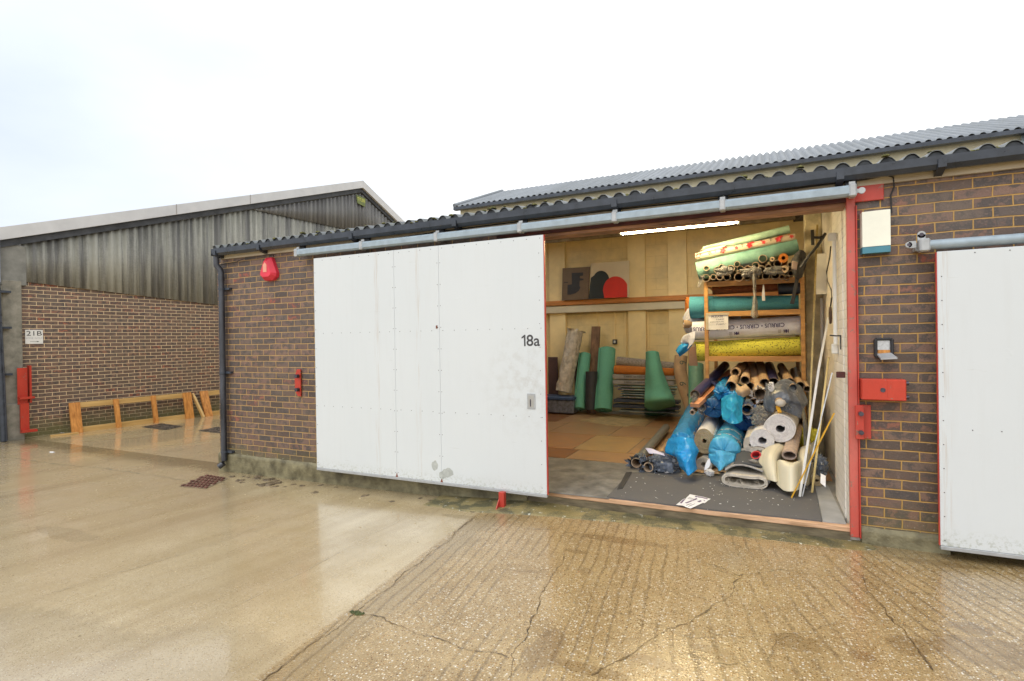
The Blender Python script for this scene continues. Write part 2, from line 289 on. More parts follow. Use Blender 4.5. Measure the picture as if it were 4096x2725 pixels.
def ground_mat():
    mt = bpy.data.materials.new('yard_concrete'); mt.use_nodes = True; n = NT(mt.node_tree); v = n.obj(); o = n.xyz(v)
    big = n.noise(v, .55, 4, .55); mid = n.noise(v, 2.6, 5, .6); fine = n.noise(v, 34, 5, .65); fin2 = n.noise(v, 110, 3, .65)
    # joint between the slabs runs from (-3.38,-.45) to (-3.12,-3.1)
    jx = n.math('MULTIPLY_ADD', o[1], .085, n.math('ADD', o[0], 3.42))
    edge = n.math('MULTIPLY_ADD', n.math('SUBTRACT', n.noise(v, 9, 3), .5), .03, jx)
    right = n.ramp(n.math('MULTIPLY_ADD', edge, 14., .5), [(.3, 0.), (.7, 1.)])
    # ---- left slab : worn brushed concrete, brush streaks square to the wall
    sv = n.map(v, rot=(0, 0, R(7)))
    st = n.noise(n.map(sv, scale=(6.5, .28, 1)), 1.6, 4, .6); st2 = n.noise(n.map(sv, scale=(1.5, .12, 1)), 2., 4, .6)
    cl = n.mix(n.ramp(mid, [(.3, 0.), (.7, 1.)]), (.47, .365, .20), (.63, .515, .33))
    cl = n.mix(n.math('MULTIPLY', n.ramp(st, [(.48, 0.), (.72, 1.)]), .45), cl, (.60, .49, .30))
    cl = n.mix(n.math('MULTIPLY', n.ramp(st2, [(.45, 0.), (.68, 1.)]), .34), cl, (.27, .18, .075))
    near = n.ramp(n.math('MULTIPLY_ADD', o[1], -.25, n.math('MULTIPLY', mid, .6)), [(.55, 0.), (1.1, 1.)])
    v1 = n.n('ShaderNodeTexVoronoi', {'feature': 'F1'}, Vector=v, Scale=120.)
    g1 = n.n('ShaderNodeSeparateColor', None, i0=v1.outputs['Color']).outputs
    grit = n.math('MULTIPLY', n.ramp(v1.outputs['Distance'], [(.28, 1.), (.45, 0.)]), n.math('GREATER_THAN', g1[1], .55))
    cl = n.mix(n.math('MULTIPLY', grit, n.math('MULTIPLY_ADD', near, .60, .30)), cl, n.ramp(g1[0], [(0., (.16, .10, .04)), (.45, (.42, .27, .12)), (.8, (.70, .58, .40)), (1., (.85, .80, .70))]))
    cl = n.mix(n.math('MULTIPLY', n.ramp(fin2, [(.54, 0.), (.64, 1.)]), .5), cl, (.22, .155, .08))
    # ---- right slab : exposed pebble aggregate
    vo = n.n('ShaderNodeTexVoronoi', {'feature': 'F1'}, Vector=v, Scale=74., Randomness=1.)
    vd = vo.outputs['Distance']; vr = n.n('ShaderNodeSeparateColor', None, i0=vo.outputs['Color']).outputs
    peb = n.ramp(vd, [(.30, 1.), (.50, 0.)])
    pc = n.ramp(vr[0], [(0., (.12, .065, .02)), (.25, (.30, .17, .05)), (.45, (.50, .34, .16)), (.62, (.64, .49, .29)), (.76, (.74, .64, .47)), (.86, (.82, .78, .70)), (1., (.86, .86, .85))])
    base = n.mix(n.ramp(mid, [(.3, 0.), (.7, 1.)]), (.26, .18, .08), (.45, .335, .175))
    dens = n.math('GREATER_THAN', vr[1], n.ramp(mid, [(.35, .12), (.7, .55)]))
    cr = n.mix(n.math('MULTIPLY', peb, dens), base, pc)
    vo2 = n.n('ShaderNodeTexVoronoi', {'feature': 'F1'}, Vector=v, Scale=165.)
    cr = n.mix(n.math('MULTIPLY', n.ramp(vo2.outputs['Distance'], [(.25, 1.), (.42, 0.)]), .55), cr, n.ramp(n.n('ShaderNodeSeparateColor', None, i0=vo2.outputs['Color']).outputs[0], [(0., (.09, .05, .015)), (.5, (.42, .28, .12)), (.85, (.80, .70, .52)), (1., (.95, .93, .88))]))
    cr = n.mix(n.math('MULTIPLY', n.ramp(fin2, [(.56, 0.), (.66, 1.)]), .45), cr, (.10, .055, .015))
    jd = n.math('ABSOLUTE', n.math('SUBTRACT', jx, .17))
    pat = n.math('MULTIPLY', n.ramp(n.math('MULTIPLY_ADD', n.noise(v, 2.5, 4), .5, jd), [(.28, 1.), (.45, 0.)]), .75)
    cr = n.mix(pat, cr, n.mix(fine, (.26, .19, .10), (.38, .30, .18)))
    # tamping ribs, square to the wall and fanning a little to the right
    co = n.math('MULTIPLY_ADD', n.ramp(n.math('MULTIPLY_ADD', o[0], .6, .75), [(0., 0.), (1., 1.)]), .26, .13)
    rx = n.math('MULTIPLY_ADD', n.noise(v, 1.6, 2), .07, n.math('MULTIPLY_ADD', o[1], co, o[0]))
    rx = n.math('MULTIPLY_ADD', n.noise(v, 22, 3), .012, rx)
    rib = n.math('SINE', n.math('MULTIPLY', rx, 74.))
    rmask = n.ramp(n.math('ADD', n.noise(n.map(v, scale=(.9, .5, 1)), 1.3, 3, .6), n.math('MULTIPLY', fine, .2)), [(.50, 0.), (.62, 1.)])
    ribs = n.math('MULTIPLY', n.math('MULTIPLY', n.ramp(rib, [(.55, 0.), (1., 1.)]), rmask), right)
    cr = n.mix(n.math('MULTIPLY', n.math('MULTIPLY', ribs, n.ramp(fine, [(.35, .25), (.6, 1.)])), .62), cr, (.085, .05, .018))
    # damp stains and shallow puddles
    sw = n.math('MULTIPLY_ADD', n.noise(v, 6, 5, .7), 1.3, -.65)
    m_all = None
    for (sx, sy, rx_, ry_) in STAINS:
        dx = n.math('DIVIDE', n.math('SUBTRACT', o[0], sx), rx_); dy = n.math('DIVIDE', n.math('SUBTRACT', o[1], sy), ry_)
        dd = n.math('SQRT', n.math('ADD', n.math('MULTIPLY', dx, dx), n.math('MULTIPLY', dy, dy)))
        k = n.math('SUBTRACT', 1., n.math('ADD', dd, sw)); m_all = k if m_all is None else n.math('MAXIMUM', m_all, k)
    stain = n.ramp(m_all, [(0., 0.), (.16, 1.)])
    cr = n.mix(n.math('MULTIPLY', stain, .42), cr, n.mix(fine, (.07, .035, .012), (.17, .10, .035)))
    st3 = n.ramp(n.noise(v, 4.4, 5, .7, .5), [(.60, 0.), (.70, 1.)])
    cr = n.mix(n.math('MULTIPLY', st3, .45), cr, (.13, .075, .03))
    cr = n.mix(1., cr, n.mix(big, (1.06, 1.0, .87), (1., .97, .92)), 'MULTIPLY')
    col = n.mix(right, cl, cr)
    wf = n.math('MULTIPLY', n.ramp(n.math('MULTIPLY_ADD', mid, .5, o[1]), [(0., 0.), (.3, 1.)]), n.math('LESS_THAN', o[1], .3))
    col = n.mix(n.math('MULTIPLY', wf, .75), col, n.mix(fine, (.10, .085, .035), (.22, .16, .08)))
    pk = None
    for (sx, sy, rx_, ry_) in PUDDLES:
        dx = n.math('DIVIDE', n.math('SUBTRACT', o[0], sx), rx_); dy = n.math('DIVIDE', n.math('SUBTRACT', o[1], sy), ry_)
        k = n.math('SUBTRACT', 1., n.math('ADD', n.math('SQRT', n.math('ADD', n.math('MULTIPLY', dx, dx), n.math('MULTIPLY', dy, dy))), n.math('MULTIPLY', sw, .8)))
        pk = k if pk is None else n.math('MAXIMUM', pk, k)
    pud = n.ramp(pk, [(0., 0.), (.22, 1.)])
    col = n.mix(n.math('MULTIPLY', pud, .25), col, (.24, .19, .11))
    bigd = n.ramp(big, [(.35, 1.), (.65, 0.)])
    col = n.mix(n.math('MULTIPLY', bigd, .22), col, (.22, .15, .06))
    wet = n.ramp(n.math('ADD', n.math('MULTIPLY', big, .6), n.math('MULTIPLY', mid, .4)), [(.40, 0.), (.56, 1.)])
    inv = n.math('SUBTRACT', 1., right)
    rl = n.math('MULTIPLY_ADD', wet, -.14, n.math('MULTIPLY_ADD', fine, .14, .26))
    rr = n.math('MULTIPLY_ADD', n.math('SUBTRACT', 1., peb), .14, n.math('MULTIPLY_ADD', wet, -.10, .26))
    rough = n.math('ADD', n.math('MULTIPLY', rl, inv), n.math('MULTIPLY', rr, right))
    hl = n.math('ADD', n.math('MULTIPLY_ADD', fin2, .35, n.math('MULTIPLY', fine, .2)), n.math('ADD', n.math('MULTIPLY', st, .16), n.math('MULTIPLY', grit, .3)))
    hr = n.math('ADD', n.math('MULTIPLY', peb, .95), n.math('ADD', n.math('MULTIPLY', ribs, -1.6), n.math('MULTIPLY', fine, .4)))
    h = n.math('ADD', n.math('MULTIPLY', hl, inv), n.math('MULTIPLY', n.math('MULTIPLY', hr, n.math('SUBTRACT', 1., n.math('MULTIPLY', stain, .8))), right))
    p = n.n('ShaderNodeBsdfPrincipled', None, Base_Color=col, Roughness=rough, Normal=n.bump(h, .4, .005))
    cw = n.math('MULTIPLY_ADD', wet, .3, n.math('MULTIPLY_ADD', inv, .05, n.math('MULTIPLY_ADD', stain, .08, n.math('MULTIPLY_ADD', pud, .8, .60))), clamp=True)
    n.t.links.new(cw, p.inputs['Coat Weight'])
    n.t.links.new(n.math('MULTIPLY_ADD', pud, -.05, n.math('MULTIPLY_ADD', wet, -.03, n.math('MULTIPLY_ADD', right, .05, .09)), clamp=True), p.inputs['Coat Roughness'])
    p.inputs['Coat IOR'].default_value = 1.40
    n.t.links.new(n.bump(n.math('ADD', n.noise(v, 12, 3), n.math('MULTIPLY', h, .6)), .14, .004), p.inputs['Coat Normal'])
    n.out(p.outputs[0]); return mt
_sp = [(1420, 1245, .42, .07), (1325, 1270, .10, .04), (2160, 1308, .30, .06), (2290, 1520, .30, .16), (1985, 1522, .07, .05), (1676, 1528, .06, .07), (1645, 1250, .04, .02), (1640, 1505, .12, .05), (1500, 1530, .18, .05), (1350, 1545, .22, .05), (1830, 1490, .14, .10), (2090, 1500, .10, .12), (1250, 1500, .10, .25), (2230, 1460, .12, .08)]
_pd = [(90, 1500, 1.1, .42), (480, 1505, .55, .30), (300, 1560, .7, .25), (150, 1215, .5, .12), (1060, 1190, .25, .06)]
PUDDLES = [(atz(x, y, .0).x, atz(x, y, .0).y, a, b) for x, y, a, b in _pd]
STAINS = [(atz(x, y, .02).x, atz(x, y, .02).y, a, b) for x, y, a, b in _sp]
mGround = ground_mat()

# ------------------------------------------------------------------ mesh helpers
ORG = {}
class MB:
    def __init__(s): s.v = []; s.f = []; s.mi = []
    def add(s, vs, fs, mi=0):
        b = len(s.v); s.v += [Vector(p) for p in vs]; s.f += [tuple(b+i for i in f) for f in fs]; s.mi += [mi]*len(fs); return s
    def box(s, x0, x1, y0, y1, z0, z1, mi=0):
        vs = [(x, y, z) for z in (z0, z1) for y in (y0, y1) for x in (x0, x1)]
        return s.add(vs, [(0, 2, 3, 1), (4, 5, 7, 6), (0, 1, 5, 4), (2, 6, 7, 3), (0, 4, 6, 2), (1, 3, 7, 5)], mi)
    def bbox(s, x0, x1, y0, y1, z0, z1, b=.004, mi=0):      # bevelled box
        vs = []; idx = {}
        X = (x0, x1); Y = (y0, y1); Z = (z0, z1)
        for i in (0, 1):
            for j in (0, 1):
                for k in (0, 1):
                    sx, sy, sz = (1 if i == 0 else -1), (1 if j == 0 else -1), (1 if k == 0 else -1)
                    idx[i, j, k, 0] = len(vs); vs.append((X[i], Y[j]+sy*b, Z[k]+sz*b))
                    idx[i, j, k, 1] = len(vs); vs.append((X[i]+sx*b, Y[j], Z[k]+sz*b))
                    idx[i, j, k, 2] = len(vs); vs.append((X[i]+sx*b, Y[j]+sy*b, Z[k]))
        fs = []
        I = lambda i, j, k, a: idx[i, j, k, a]
        for i in (0, 1): fs.append((I(i, 0, 0, 0), I(i, 1, 0, 0), I(i, 1, 1, 0), I(i, 0, 1, 0)))
        for j in (0, 1): fs.append((I(0, j, 0, 1), I(1, j, 0, 1), I(1, j, 1, 1), I(0, j, 1, 1)))
        for k in (0, 1): fs.append((I(0, 0, k, 2), I(1, 0, k, 2), I(1, 1, k, 2), I(0, 1, k, 2)))
        for i in (0, 1):
            for j in (0, 1): fs.append((I(i, j, 0, 0), I(i, j, 1, 0), I(i, j, 1, 1), I(i, j, 0, 1)))
            for k in (0, 1): fs.append((I(i, 0, k, 0), I(i, 1, k, 0), I(i, 1, k, 2), I(i, 0, k, 2)))
        for j in (0, 1):
            for k in (0, 1): fs.append((I(0, j, k, 1), I(1, j, k, 1), I(1, j, k, 2), I(0, j, k, 2)))
        for i in (0, 1):
            for j in (0, 1):
                for k in (0, 1): fs.append((I(i, j, k, 0), I(i, j, k, 1), I(i, j, k, 2)))
        return s.add(vs, fs, mi)
    def bar(s, a, b, wd, hd, up=(0, 0, 1), mi=0):            # rectangular bar from a to b
        a, b = Vector(a), Vector(b); d = (b-a).normalized(); sd = d.cross(Vector(up))
        if sd.length < 1e-4: sd = d.cross(Vector((0, 1, 0)))
        sd.normalize(); u = sd.cross(d)
        vs = [p+sd*i*wd/2+u*j*hd/2 for p in (a, b) for i, j in ((-1, -1), (1, -1), (1, 1), (-1, 1))]
        return s.add(vs, [(3, 2, 1, 0), (4, 5, 6, 7), (0, 1, 5, 4), (1, 2, 6, 5), (2, 3, 7, 6), (3, 0, 4, 7)], mi)
    def cyl(s, a, b, r, n=20, r2=None, caps=True, mi=0):
        a, b = Vector(a), Vector(b); r2 = r if r2 is None else r2; d = (b-a).normalized()
        sd = d.cross(Vector((0, 0, 1)));
        if sd.length < 1e-3: sd = Vector((1, 0, 0))
        sd.normalize(); u = sd.cross(d)
        vs = [p+sd*math.cos(t)*q+u*math.sin(t)*q for p, q in ((a, r), (b, r2)) for t in [2*math.pi*i/n for i in range(n)]]
        fs = [(i, (i+1) % n, n+(i+1) % n, n+i) for i in range(n)]
        if caps: fs += [tuple(range(n))[::-1], tuple(range(n, 2*n))]
        return s.add(vs, fs, mi)
    def path(s, pts, r, n=10, mi=0):                          # tube along a polyline
        pts = [Vector(p) for p in pts]; rings = []
        for i, p in enumerate(pts):
            d = (pts[min(i+1, len(pts)-1)]-pts[max(i-1, 0)]).normalized()
            sd = d.cross(Vector((.12, .2, 1))).normalized(); u = sd.cross(d)
            rings.append([p+(sd*math.cos(2*math.pi*k/n)+u*math.sin(2*math.pi*k/n))*r for k in range(n)])
        vs = [q for g in rings for q in g]; fs = []
        for i in range(len(pts)-1):
            fs += [(i*n+k, i*n+(k+1) % n, (i+1)*n+(k+1) % n, (i+1)*n+k) for k in range(n)]
        fs += [tuple(range(n))[::-1], tuple(range(len(vs)-n, len(vs)))]
        return s.add(vs, fs, mi)
    def prism(s, poly, ext, mi=0):                            # closed polygon pushed along ext
        e = Vector(ext); n = len(poly); vs = [Vector(p) for p in poly]+[Vector(p)+e for p in poly]
        return s.add(vs, [tuple(range(n))[::-1], tuple(range(n, 2*n))]+[(i, (i+1) % n, n+(i+1) % n, n+i) for i in range(n)], mi)
    def grid(s, fn, nu, nv, mi=0):
        vs = [fn(i/nu, j/nv) for j in range(nv+1) for i in range(nu+1)]; k = nu+1
        return s.add(vs, [(j*k+i, j*k+i+1, (j+1)*k+i+1, (j+1)*k+i) for j in range(nv) for i in range(nu)], mi)
    def build(s, name, mats, parent=None, smooth=None, origin=None, thick=0, **tg):
        if parent is not None:
            org = Vector(ORG[parent.name])
        elif origin is not None: org = Vector(origin)
        else:
            mn = Vector([min(p[i] for p in s.v) for i in range(3)]); mx = Vector([max(p[i] for p in s.v) for i in range(3)])
            org = Vector(((mn.x+mx.x)/2, (mn.y+mx.y)/2, mn.z))
        me = bpy.data.meshes.new(name); me.from_pydata([p-org for p in s.v], [], s.f)
        mats = mats if isinstance(mats, (list, tuple)) else [mats]
        for q in mats: me.materials.append(q)
        me.polygons.foreach_set('material_index', s.mi); me.validate(); me.update()
        import bmesh
        bm = bmesh.new(); bm.from_mesh(me); bmesh.ops.recalc_face_normals(bm, faces=bm.faces); bm.to_mesh(me); bm.free()
        if smooth is not None:
            me.shade_smooth()
            if smooth < 180: me.set_sharp_from_angle(angle=R(smooth))
        o = bpy.data.objects.new(name, me); C.objects.link(o)
        if parent is not None: o.parent = parent
        else: o.location = org
        ORG[o.name] = tuple(org)
        if thick:
            md = o.modifiers.new('thickness', 'SOLIDIFY'); md.thickness = thick; md.offset = 0
        tag(o, **tg); return o
def tag(o, label=None, cat=None, group=None, kind=None):
    if label: o['label'] = label
    if cat: o['category'] = cat
    if group: o['group'] = group
    if kind: o['kind'] = kind
def thing(name, loc, label, cat, group=None):
    o = bpy.data.objects.new(name, None); C.objects.link(o); o.location = loc; ORG[o.name] = tuple(loc); o.empty_display_size = .1
    tag(o, label, cat, group); return o
def nz(p, sc, seed=0): return mnoise.noise(Vector(p)*sc+Vector((seed*7.3, seed*3.1, seed*1.7)))
def nz3(p, sc, seed=0): return mnoise.noise_vector(Vector(p)*sc+Vector((seed*7.3, seed*3.1, seed*1.7)))
def catmull(P, t):
    n = len(P)-1; x = t*n; i = min(int(x), n-1); f = x-i
    p0, p1, p2, p3 = P[max(i-1, 0)], P[i], P[i+1], P[min(i+2, n)]
    return .5*((2*p1)+(p2-p0)*f+(2*p0-5*p1+4*p2-p3)*f*f+(3*p1-p0-3*p2+p3)*f*f*f)
def patch(name, rows, mats, q=q6, nu=36, nv=36, amp=.0, sc=18, seed=1, thick=.003, parent=None, **tg):
    """a draped sheet through rows of control points (px, py, depth)"""
    G = [[atz(*q(x, y), FZ+.012) if Y is None else at(*q(x, y), Y) for x, y, Y in r] for r in rows]
    def fn(u, v):
        p = catmull([catmull(r, u) for r in G], v)
        if amp:
            rg_ = (1-abs(nz(p, sc*.9, seed+9))*2.4)**3+.5*(1-abs(nz(p, sc*1.9, seed+11))*2.2)**3
            p = p+nz3(p, sc*.5, seed)*amp*.8+Vector((0, -1, .2))*amp*.55*rg_
        return p
    return MB().grid(fn, nu, nv).build(name, mats, parent, smooth=180, thick=thick, **tg)
TXT = {}
def text_mesh(body, size, bold=0.):
    cu = bpy.data.curves.new('t', 'FONT'); cu.body = body; cu.size = size; cu.offset = bold; cu.resolution_u = 4
    ob = bpy.data.objects.new('t', cu); C.objects.link(ob); bpy.context.view_layer.update()
    me = bpy.data.meshes.new_from_object(ob.evaluated_get(bpy.context.evaluated_depsgraph_get()))
    vs = [v.co.copy() for v in me.vertices]; fs = [tuple(p.vertices) for p in me.polygons]
    bpy.data.objects.remove(ob); bpy.data.curves.remove(cu); bpy.data.meshes.remove(me)
    if vs:
        x0 = min(v.x for v in vs); x1 = max(v.x for v in vs); y0 = min(v.y for v in vs); y1 = max(v.y for v in vs)
        vs = [Vector((v.x-x0, v.y-y0, 0)) for v in vs]; return vs, fs, x1-x0, y1-y0
    return vs, fs, 0, 0
def flat_text(name, body, org, ux, uy, h, mat, parent, width=None, bold=0.):
    vs, fs, wd_, ht = text_mesh(body, 1., bold)
    ky = h/ht; kx = (width/wd_) if width else ky
    ux = Vector(ux).normalized(); uy = Vector(uy).normalized(); org = Vector(org)
    return MB().add([org+ux*v.x*kx+uy*v.y*ky for v in vs], fs).build(name, mat, parent)

# ------------------------------------------------------------------ ground
def gz(x):
    t = max(0., min(1., (x+8.3)/9.6)); t = t*t*(3-2*t); return -.062+.122*t
g = MB()
xs = [-400, -60, -25, -14]+[-12+.5*i for i in range(33)]+[8, 20, 60, 400]; ys = [-400, -40, -8, -.4, .05, 6.6, 40, 400]
g.add([(x, y, gz(x)) for y in ys for x in xs], [(j*len(xs)+i, j*len(xs)+i+1, (j+1)*len(xs)+i+1, (j+1)*len(xs)+i) for j in range(len(ys)-1) for i in range(len(xs)-1)])
g.build('ground', mGround, origin=(0, 0, 0), smooth=180, kind='structure')
def crack(pts, wd0, seed, name='slab_joint', mat=None, jit=.022, step=.018, h=.003):
    wd0 *= .36
    P = [atz(x, y, gz(-3)) for x, y in pts]; out = []
    for a, b in zip(P[:-1], P[1:]):
        k = max(2, int((b-a).length/step))
        for i in range(k): out.append(a.lerp(b, i/k))
    out.append(P[-1]); L = []; Rr = []
    for i, p in enumerate(out):
        d = (out[min(i+1, len(out)-1)]-out[max(i-1, 0)]); d.z = 0; d.normalize(); s_ = Vector((-d.y, d.x, 0))
        p = p+s_*nz(p, 5, seed)*jit*2.0+s_*nz(p, 24, seed)*jit*.7+s_*nz(p, 70, seed)*jit*.3
        wl = wd0*max(.34, .3+1.6*nz(p, 13, seed+2)+1.1*nz(p, 4, seed+5)+.8*nz(p, 50, seed+7))
        if i in (0, len(out)-1): wl = .0008
        L.append(p+s_*wl/2); Rr.append(p-s_*wl/2)
    vs = L+Rr; n_ = len(L)
    for v in vs: v.z = gz(v.x)+h
    return MB().add(vs, [(i, i+1, n_+i+1, n_+i) for i in range(n_-1)]).build(name, mat or mCrack, origin=(0, 0, 0), kind='structure')
mCrack = M('wet_joint', (.14, .09, .04), .35, .5, 20, .4, 90)
mJointPale = M('joint_mortar', (.26, .23, .15), .45, .3, 14, .4, 70)
crack([(1098, 1187), (960, 1300), (820, 1408), (700, 1500), (590, 1578)], .022, 1)
crack([(0, 1042), (140, 1058), (300, 1075), (420, 1092), (520, 1100)], .05, 2, mat=mJointPale)
crack([(815, 1410), (870, 1424), (950, 1452), (1030, 1483), (1080, 1500), (1178, 1520)], .02, 3)
crack([(1303, 1278), (1262, 1350), (1215, 1445), (1180, 1530), (1165, 1575)], .02, 4)
crack([(1310, 1417), (1420, 1424), (1500, 1446), (1560, 1468), (1590, 1478)], .012, 5)
crack([(1705, 1334), (1660, 1398), (1600, 1440), (1540, 1462), (1460, 1510), (1400, 1540), (1360, 1568)], .024, 6)
crack([(1620, 1302), (1700, 1336), (1800, 1322), (1900, 1342), (1990, 1340), (2080, 1378), (2200, 1390), (2357, 1400)], .012, 7)
crack([(1985, 1340), (2020, 1400), (2060, 1450), (2110, 1510), (2160, 1568)], .026, 8)
crack([(1560, 1476), (1700, 1480), (1830, 1472), (1960, 1440), (2080, 1450), (2130, 1446)], .010, 9)
crack([(1830, 1472), (1790, 1490), (1770, 1540), (1640, 1545), (1560, 1512)], .016, 10)
crack([(2060, 1450), (2160, 1475), (2260, 1520), (2357, 1545)], .016, 11)
crack([(1545, 1240), (1600, 1300), (1690, 1340)], .006, 12)
# tyre scuffs / pale scrape lines on the left slab
mScr = M('pale_scrape', (.50, .43, .30), .4, .2, 20, .2, 60)
for i, pl in enumerate([[(40, 1375), (330, 1290), (560, 1225), (640, 1195)], [(300, 1300), (500, 1240), (700, 1160)], [(520, 1400), (720, 1300), (860, 1222), (960, 1175)], [(0, 1145), (160, 1112), (330, 1080)]]):
    crack(pl, .012, 20+i, 'scrape_mark', mScr, jit=.008)
# wet stains
mStain = M('wet_stain', (.10, .055, .025), .25, .35, 12, .3, 60)
# ------------------------------------------------------------------ the unit with the sliding door
U = thing('workshop_unit', (0, 0, 0), 'low dark brick workshop unit with corrugated roof and wide open sliding door', 'building')
XL, XR = -7.68, 4.2           # front wall extent
OX0, OX1, OZ1 = -3.02, -.228, 2.715      # door opening
FZ = .17                      # inside floor
TOP = 2.86
RZ = lambda y: 2.985+.15*y     # underside of the roof sheets
def wedge(m_, x0, x1, y0=.22, y1=6.2, z0=-.3, dz=.0):
    m_.prism([(x0, y0, z0), (x0, y1, z0), (x0, y1, RZ(y1)+dz-.035), (x0, y0, RZ(y0)+dz-.035)], (x1-x0, 0, 0)); return m_
b = MB().box(XL, OX0, 0, .22, -.3, TOP); wedge(b, XL, XL+.22)
b.build('brick_wall', mBrickL, U)
b = MB().box(-.158, 0.365, 0, .22, -.3, TOP); b.box(.365, XR, 0, .22, 2.20, TOP); b.box(3.7, XR, 0, .22, -.3, 2.20)
wedge(b, XR-.22, XR)
b.build('brick_wall', mBrickR, U)
def plinth(x0, x1, h, d, nm='plinth'):
    return MB().grid(lambda u, v: Vector((x0+(x1-x0)*u, -(d if v < .99 else .0)-.012*nz((x0+(x1-x0)*u, v, 0), 3, 3)-.004*nz((x0+(x1-x0)*u, v, 0), 22, 3), gz(0)-.2+(h+.2)*min(1, v*1.02)+.008*nz((x0+(x1-x0)*u, v*.1, 2), 5, 4))), int((x1-x0)*24), 12)
plinth(XL-.01, OX0, .135, .022).build('plinth', M('render_plinth', (.20, .17, .09), .6, .4, 6, .6, 50, col2=(.30, .27, .16), bd=.01), U, smooth=60)
plinth(-.155, .40, .13, .028).build('plinth', MATS['render_plinth'], U, smooth=60)
# block lining, back wall, floor
b = wedge(MB(), -7.3, -7.2, .25, 6.0, 0); b.build('side_wall', mCreamBlock, U)
MB().box(-7.3, -.06, 6.001, 6.15, 0, 3.85).build('back_wall', mCreamBlock, U)
wedge(MB(), -.17, -.06, .92, 6.0, 0).build('side_wall', mPaintBlock, U)
wedge(MB(), -.235, -.07, .225, .919, 0).build('painted_pier', mPaintBrick, U)
MB().box(-7.2, OX0, .225, .30, 0, 2.95).build('inner_wall', mCreamBlock, U)
MB().box(-.228, -.1585, .022, .222, 0, 2.86).build('jamb_lining', mPaintBrick, U)
for x0, x1 in ((-5.06, -4.70), (-3.35, -3.0), (-2.55, -2.2)): MB().box(x0, x1, 5.9, 5.998, 0, 3.8).build('pilaster', mCream, U)
MB().box(-7.3, -.06, .2, 6.1, -.1, FZ).build('floor_slab', M('floor_concrete', (.26, .25, .23), .5, .25, 5, .2, 50), U)
# concrete portal post and rafters
MB().bbox(-.36, -.172, 2.75, 2.95, FZ, 3.6, .01).build('concrete_post', M('post_cream', (.62, .54, .36), .7, .3, 6, .3, 50), U)
b = MB(); b.bar((-.27, .5, 3.0), (-.27, 6, 3.85), .16, .22)
b.build('rafter', mDark, U)
# ledge on the back wall : orange timber over pale trunking
pl = at(1258, 706, 5.86); pl2 = at(1590, 690, 5.86); z1 = (pl.z+pl2.z)/2; ledge_top = z1+.101
b = MB().bbox(-7.2, -.6, 5.80, 5.898, z1+.0, z1+.10, .006); b.build('ledge_timber', M('ledge_pine', (.55, .22, .06), .6, .2, 6, .1, 40, stretch=(.4, 3, 3)), U)
MB().bbox(-7.2, -.6, 5.83, 5.897, z1-.16, z1-.012, .006).build('cable_trunking', M('trunking', (.62, .56, .42), .5, .05, 5, 0), U)
b = MB()
for x, y0, y1 in ((1373, 712, 750), (1413, 712, 782), (1438, 712, 830), (1458, 712, 782), (1491, 712, 830)):
    p0 = at(x, y0, 5.95); p1 = at(x, y1, 5.95); MB().box(p0.x-.012, p0.x+.012, 5.97, 5.999, p1.z, p0.z).build('conduit', mCream, U)

for x in (1415, 1459):
    p = at(x, 787, 5.95); s_ = MB().bbox(p.x-.045, p.x+.045, 5.94, 5.998, p.z-.05, p.z+.05, .006).build('wall_socket', mInk, U)
    MB().box(p.x-.018, p.x+.018, 5.934, 5.9395, p.z-.025, p.z+.025).build('switch', mWhite, s_)
# upper ledge things: frame lines on the back wall
# lintel and head over the opening
MB().box(OX0-.3, OX1+.065, .02, .20, OZ1, TOP).build('lintel', M('steel_lintel', (.40, .22, .14), .6, .4, 8, .3, 50, stretch=(.4, 2, 2)), U)
MB().box(OX0-.3, -.231, -.027, .019, 2.742, 2.842).build('door_head', mRedDark, U)
MB().bbox(-.230, -.170, -.035, .02, .10, 2.84, .004).build('door_post', mRedFade, U)
MB().bbox(-.1695, -.160, -.05, .012, .10, 2.70, .002).build('post_flange', mRed, U)
MB().bbox(-.2, .02, -.026, -.001, 2.73, 2.865, .004).build('track_plate', mRed, U)
# threshold timber and apron
b = MB(); nT = 60
def thr(u, v):
    x = OX0+(OX1-OX0-.0)*u
    prof = [(-.002, .112), (-.012, .120), (-.012, .150), (.006, .158), (.07, .160), (.085, .12)]
    k = v*5; i = min(4, int(k)); f = k-i; y = prof[i][0]*(1-f)+prof[i+1][0]*f; z = prof[i][1]*(1-f)+prof[i+1][1]*f
    return Vector((x, y+.004*nz((x, v, 0), 8), z+.014+.004*nz((x, v, 1), 6)))
b.grid(thr, nT, 5); b.build('threshold_board', mTimber, U, smooth=40)
MB().box(OX0, OX1, -.004, .09, .02, .139).build('threshold_bearer', mTimberDk, U)
apr = [(-4.05, -.40), (-3.55, -.42), (-3.2, -.36), (-2.6, -.27), (-2.0, -.22), (-1.2, -.21), (-.6, -.21), (-.22, -.20), (-.04, -.12), (.03, -.03)]
def apron(u, v):
    x = -4.05+(4.08)*u
    for (xa, ya), (xb, yb) in zip(apr[:-1], apr[1:]):
        if x <= xb+1e-6: ye = ya+(yb-ya)*(x-xa)/(xb-xa); break
    t = v; y = (.03)*(1-t)+(ye+.02*nz((x, 0, 0), 6, 2))*t
    top = .062 if x > -3.1 else .062*max(0, (x+4.05)/.95)
    if x > -.1: top *= max(0, 1-(x+.1)/.13)
    z = gz(x)*1+(top-gz(x))*(1-t)**.75
    if v > .995: z = gz(x)-.02
    return Vector((x, y, z+.006*nz((x, y, 0), 9, 3)+.003*nz((x, y, 0), 40, 3)))
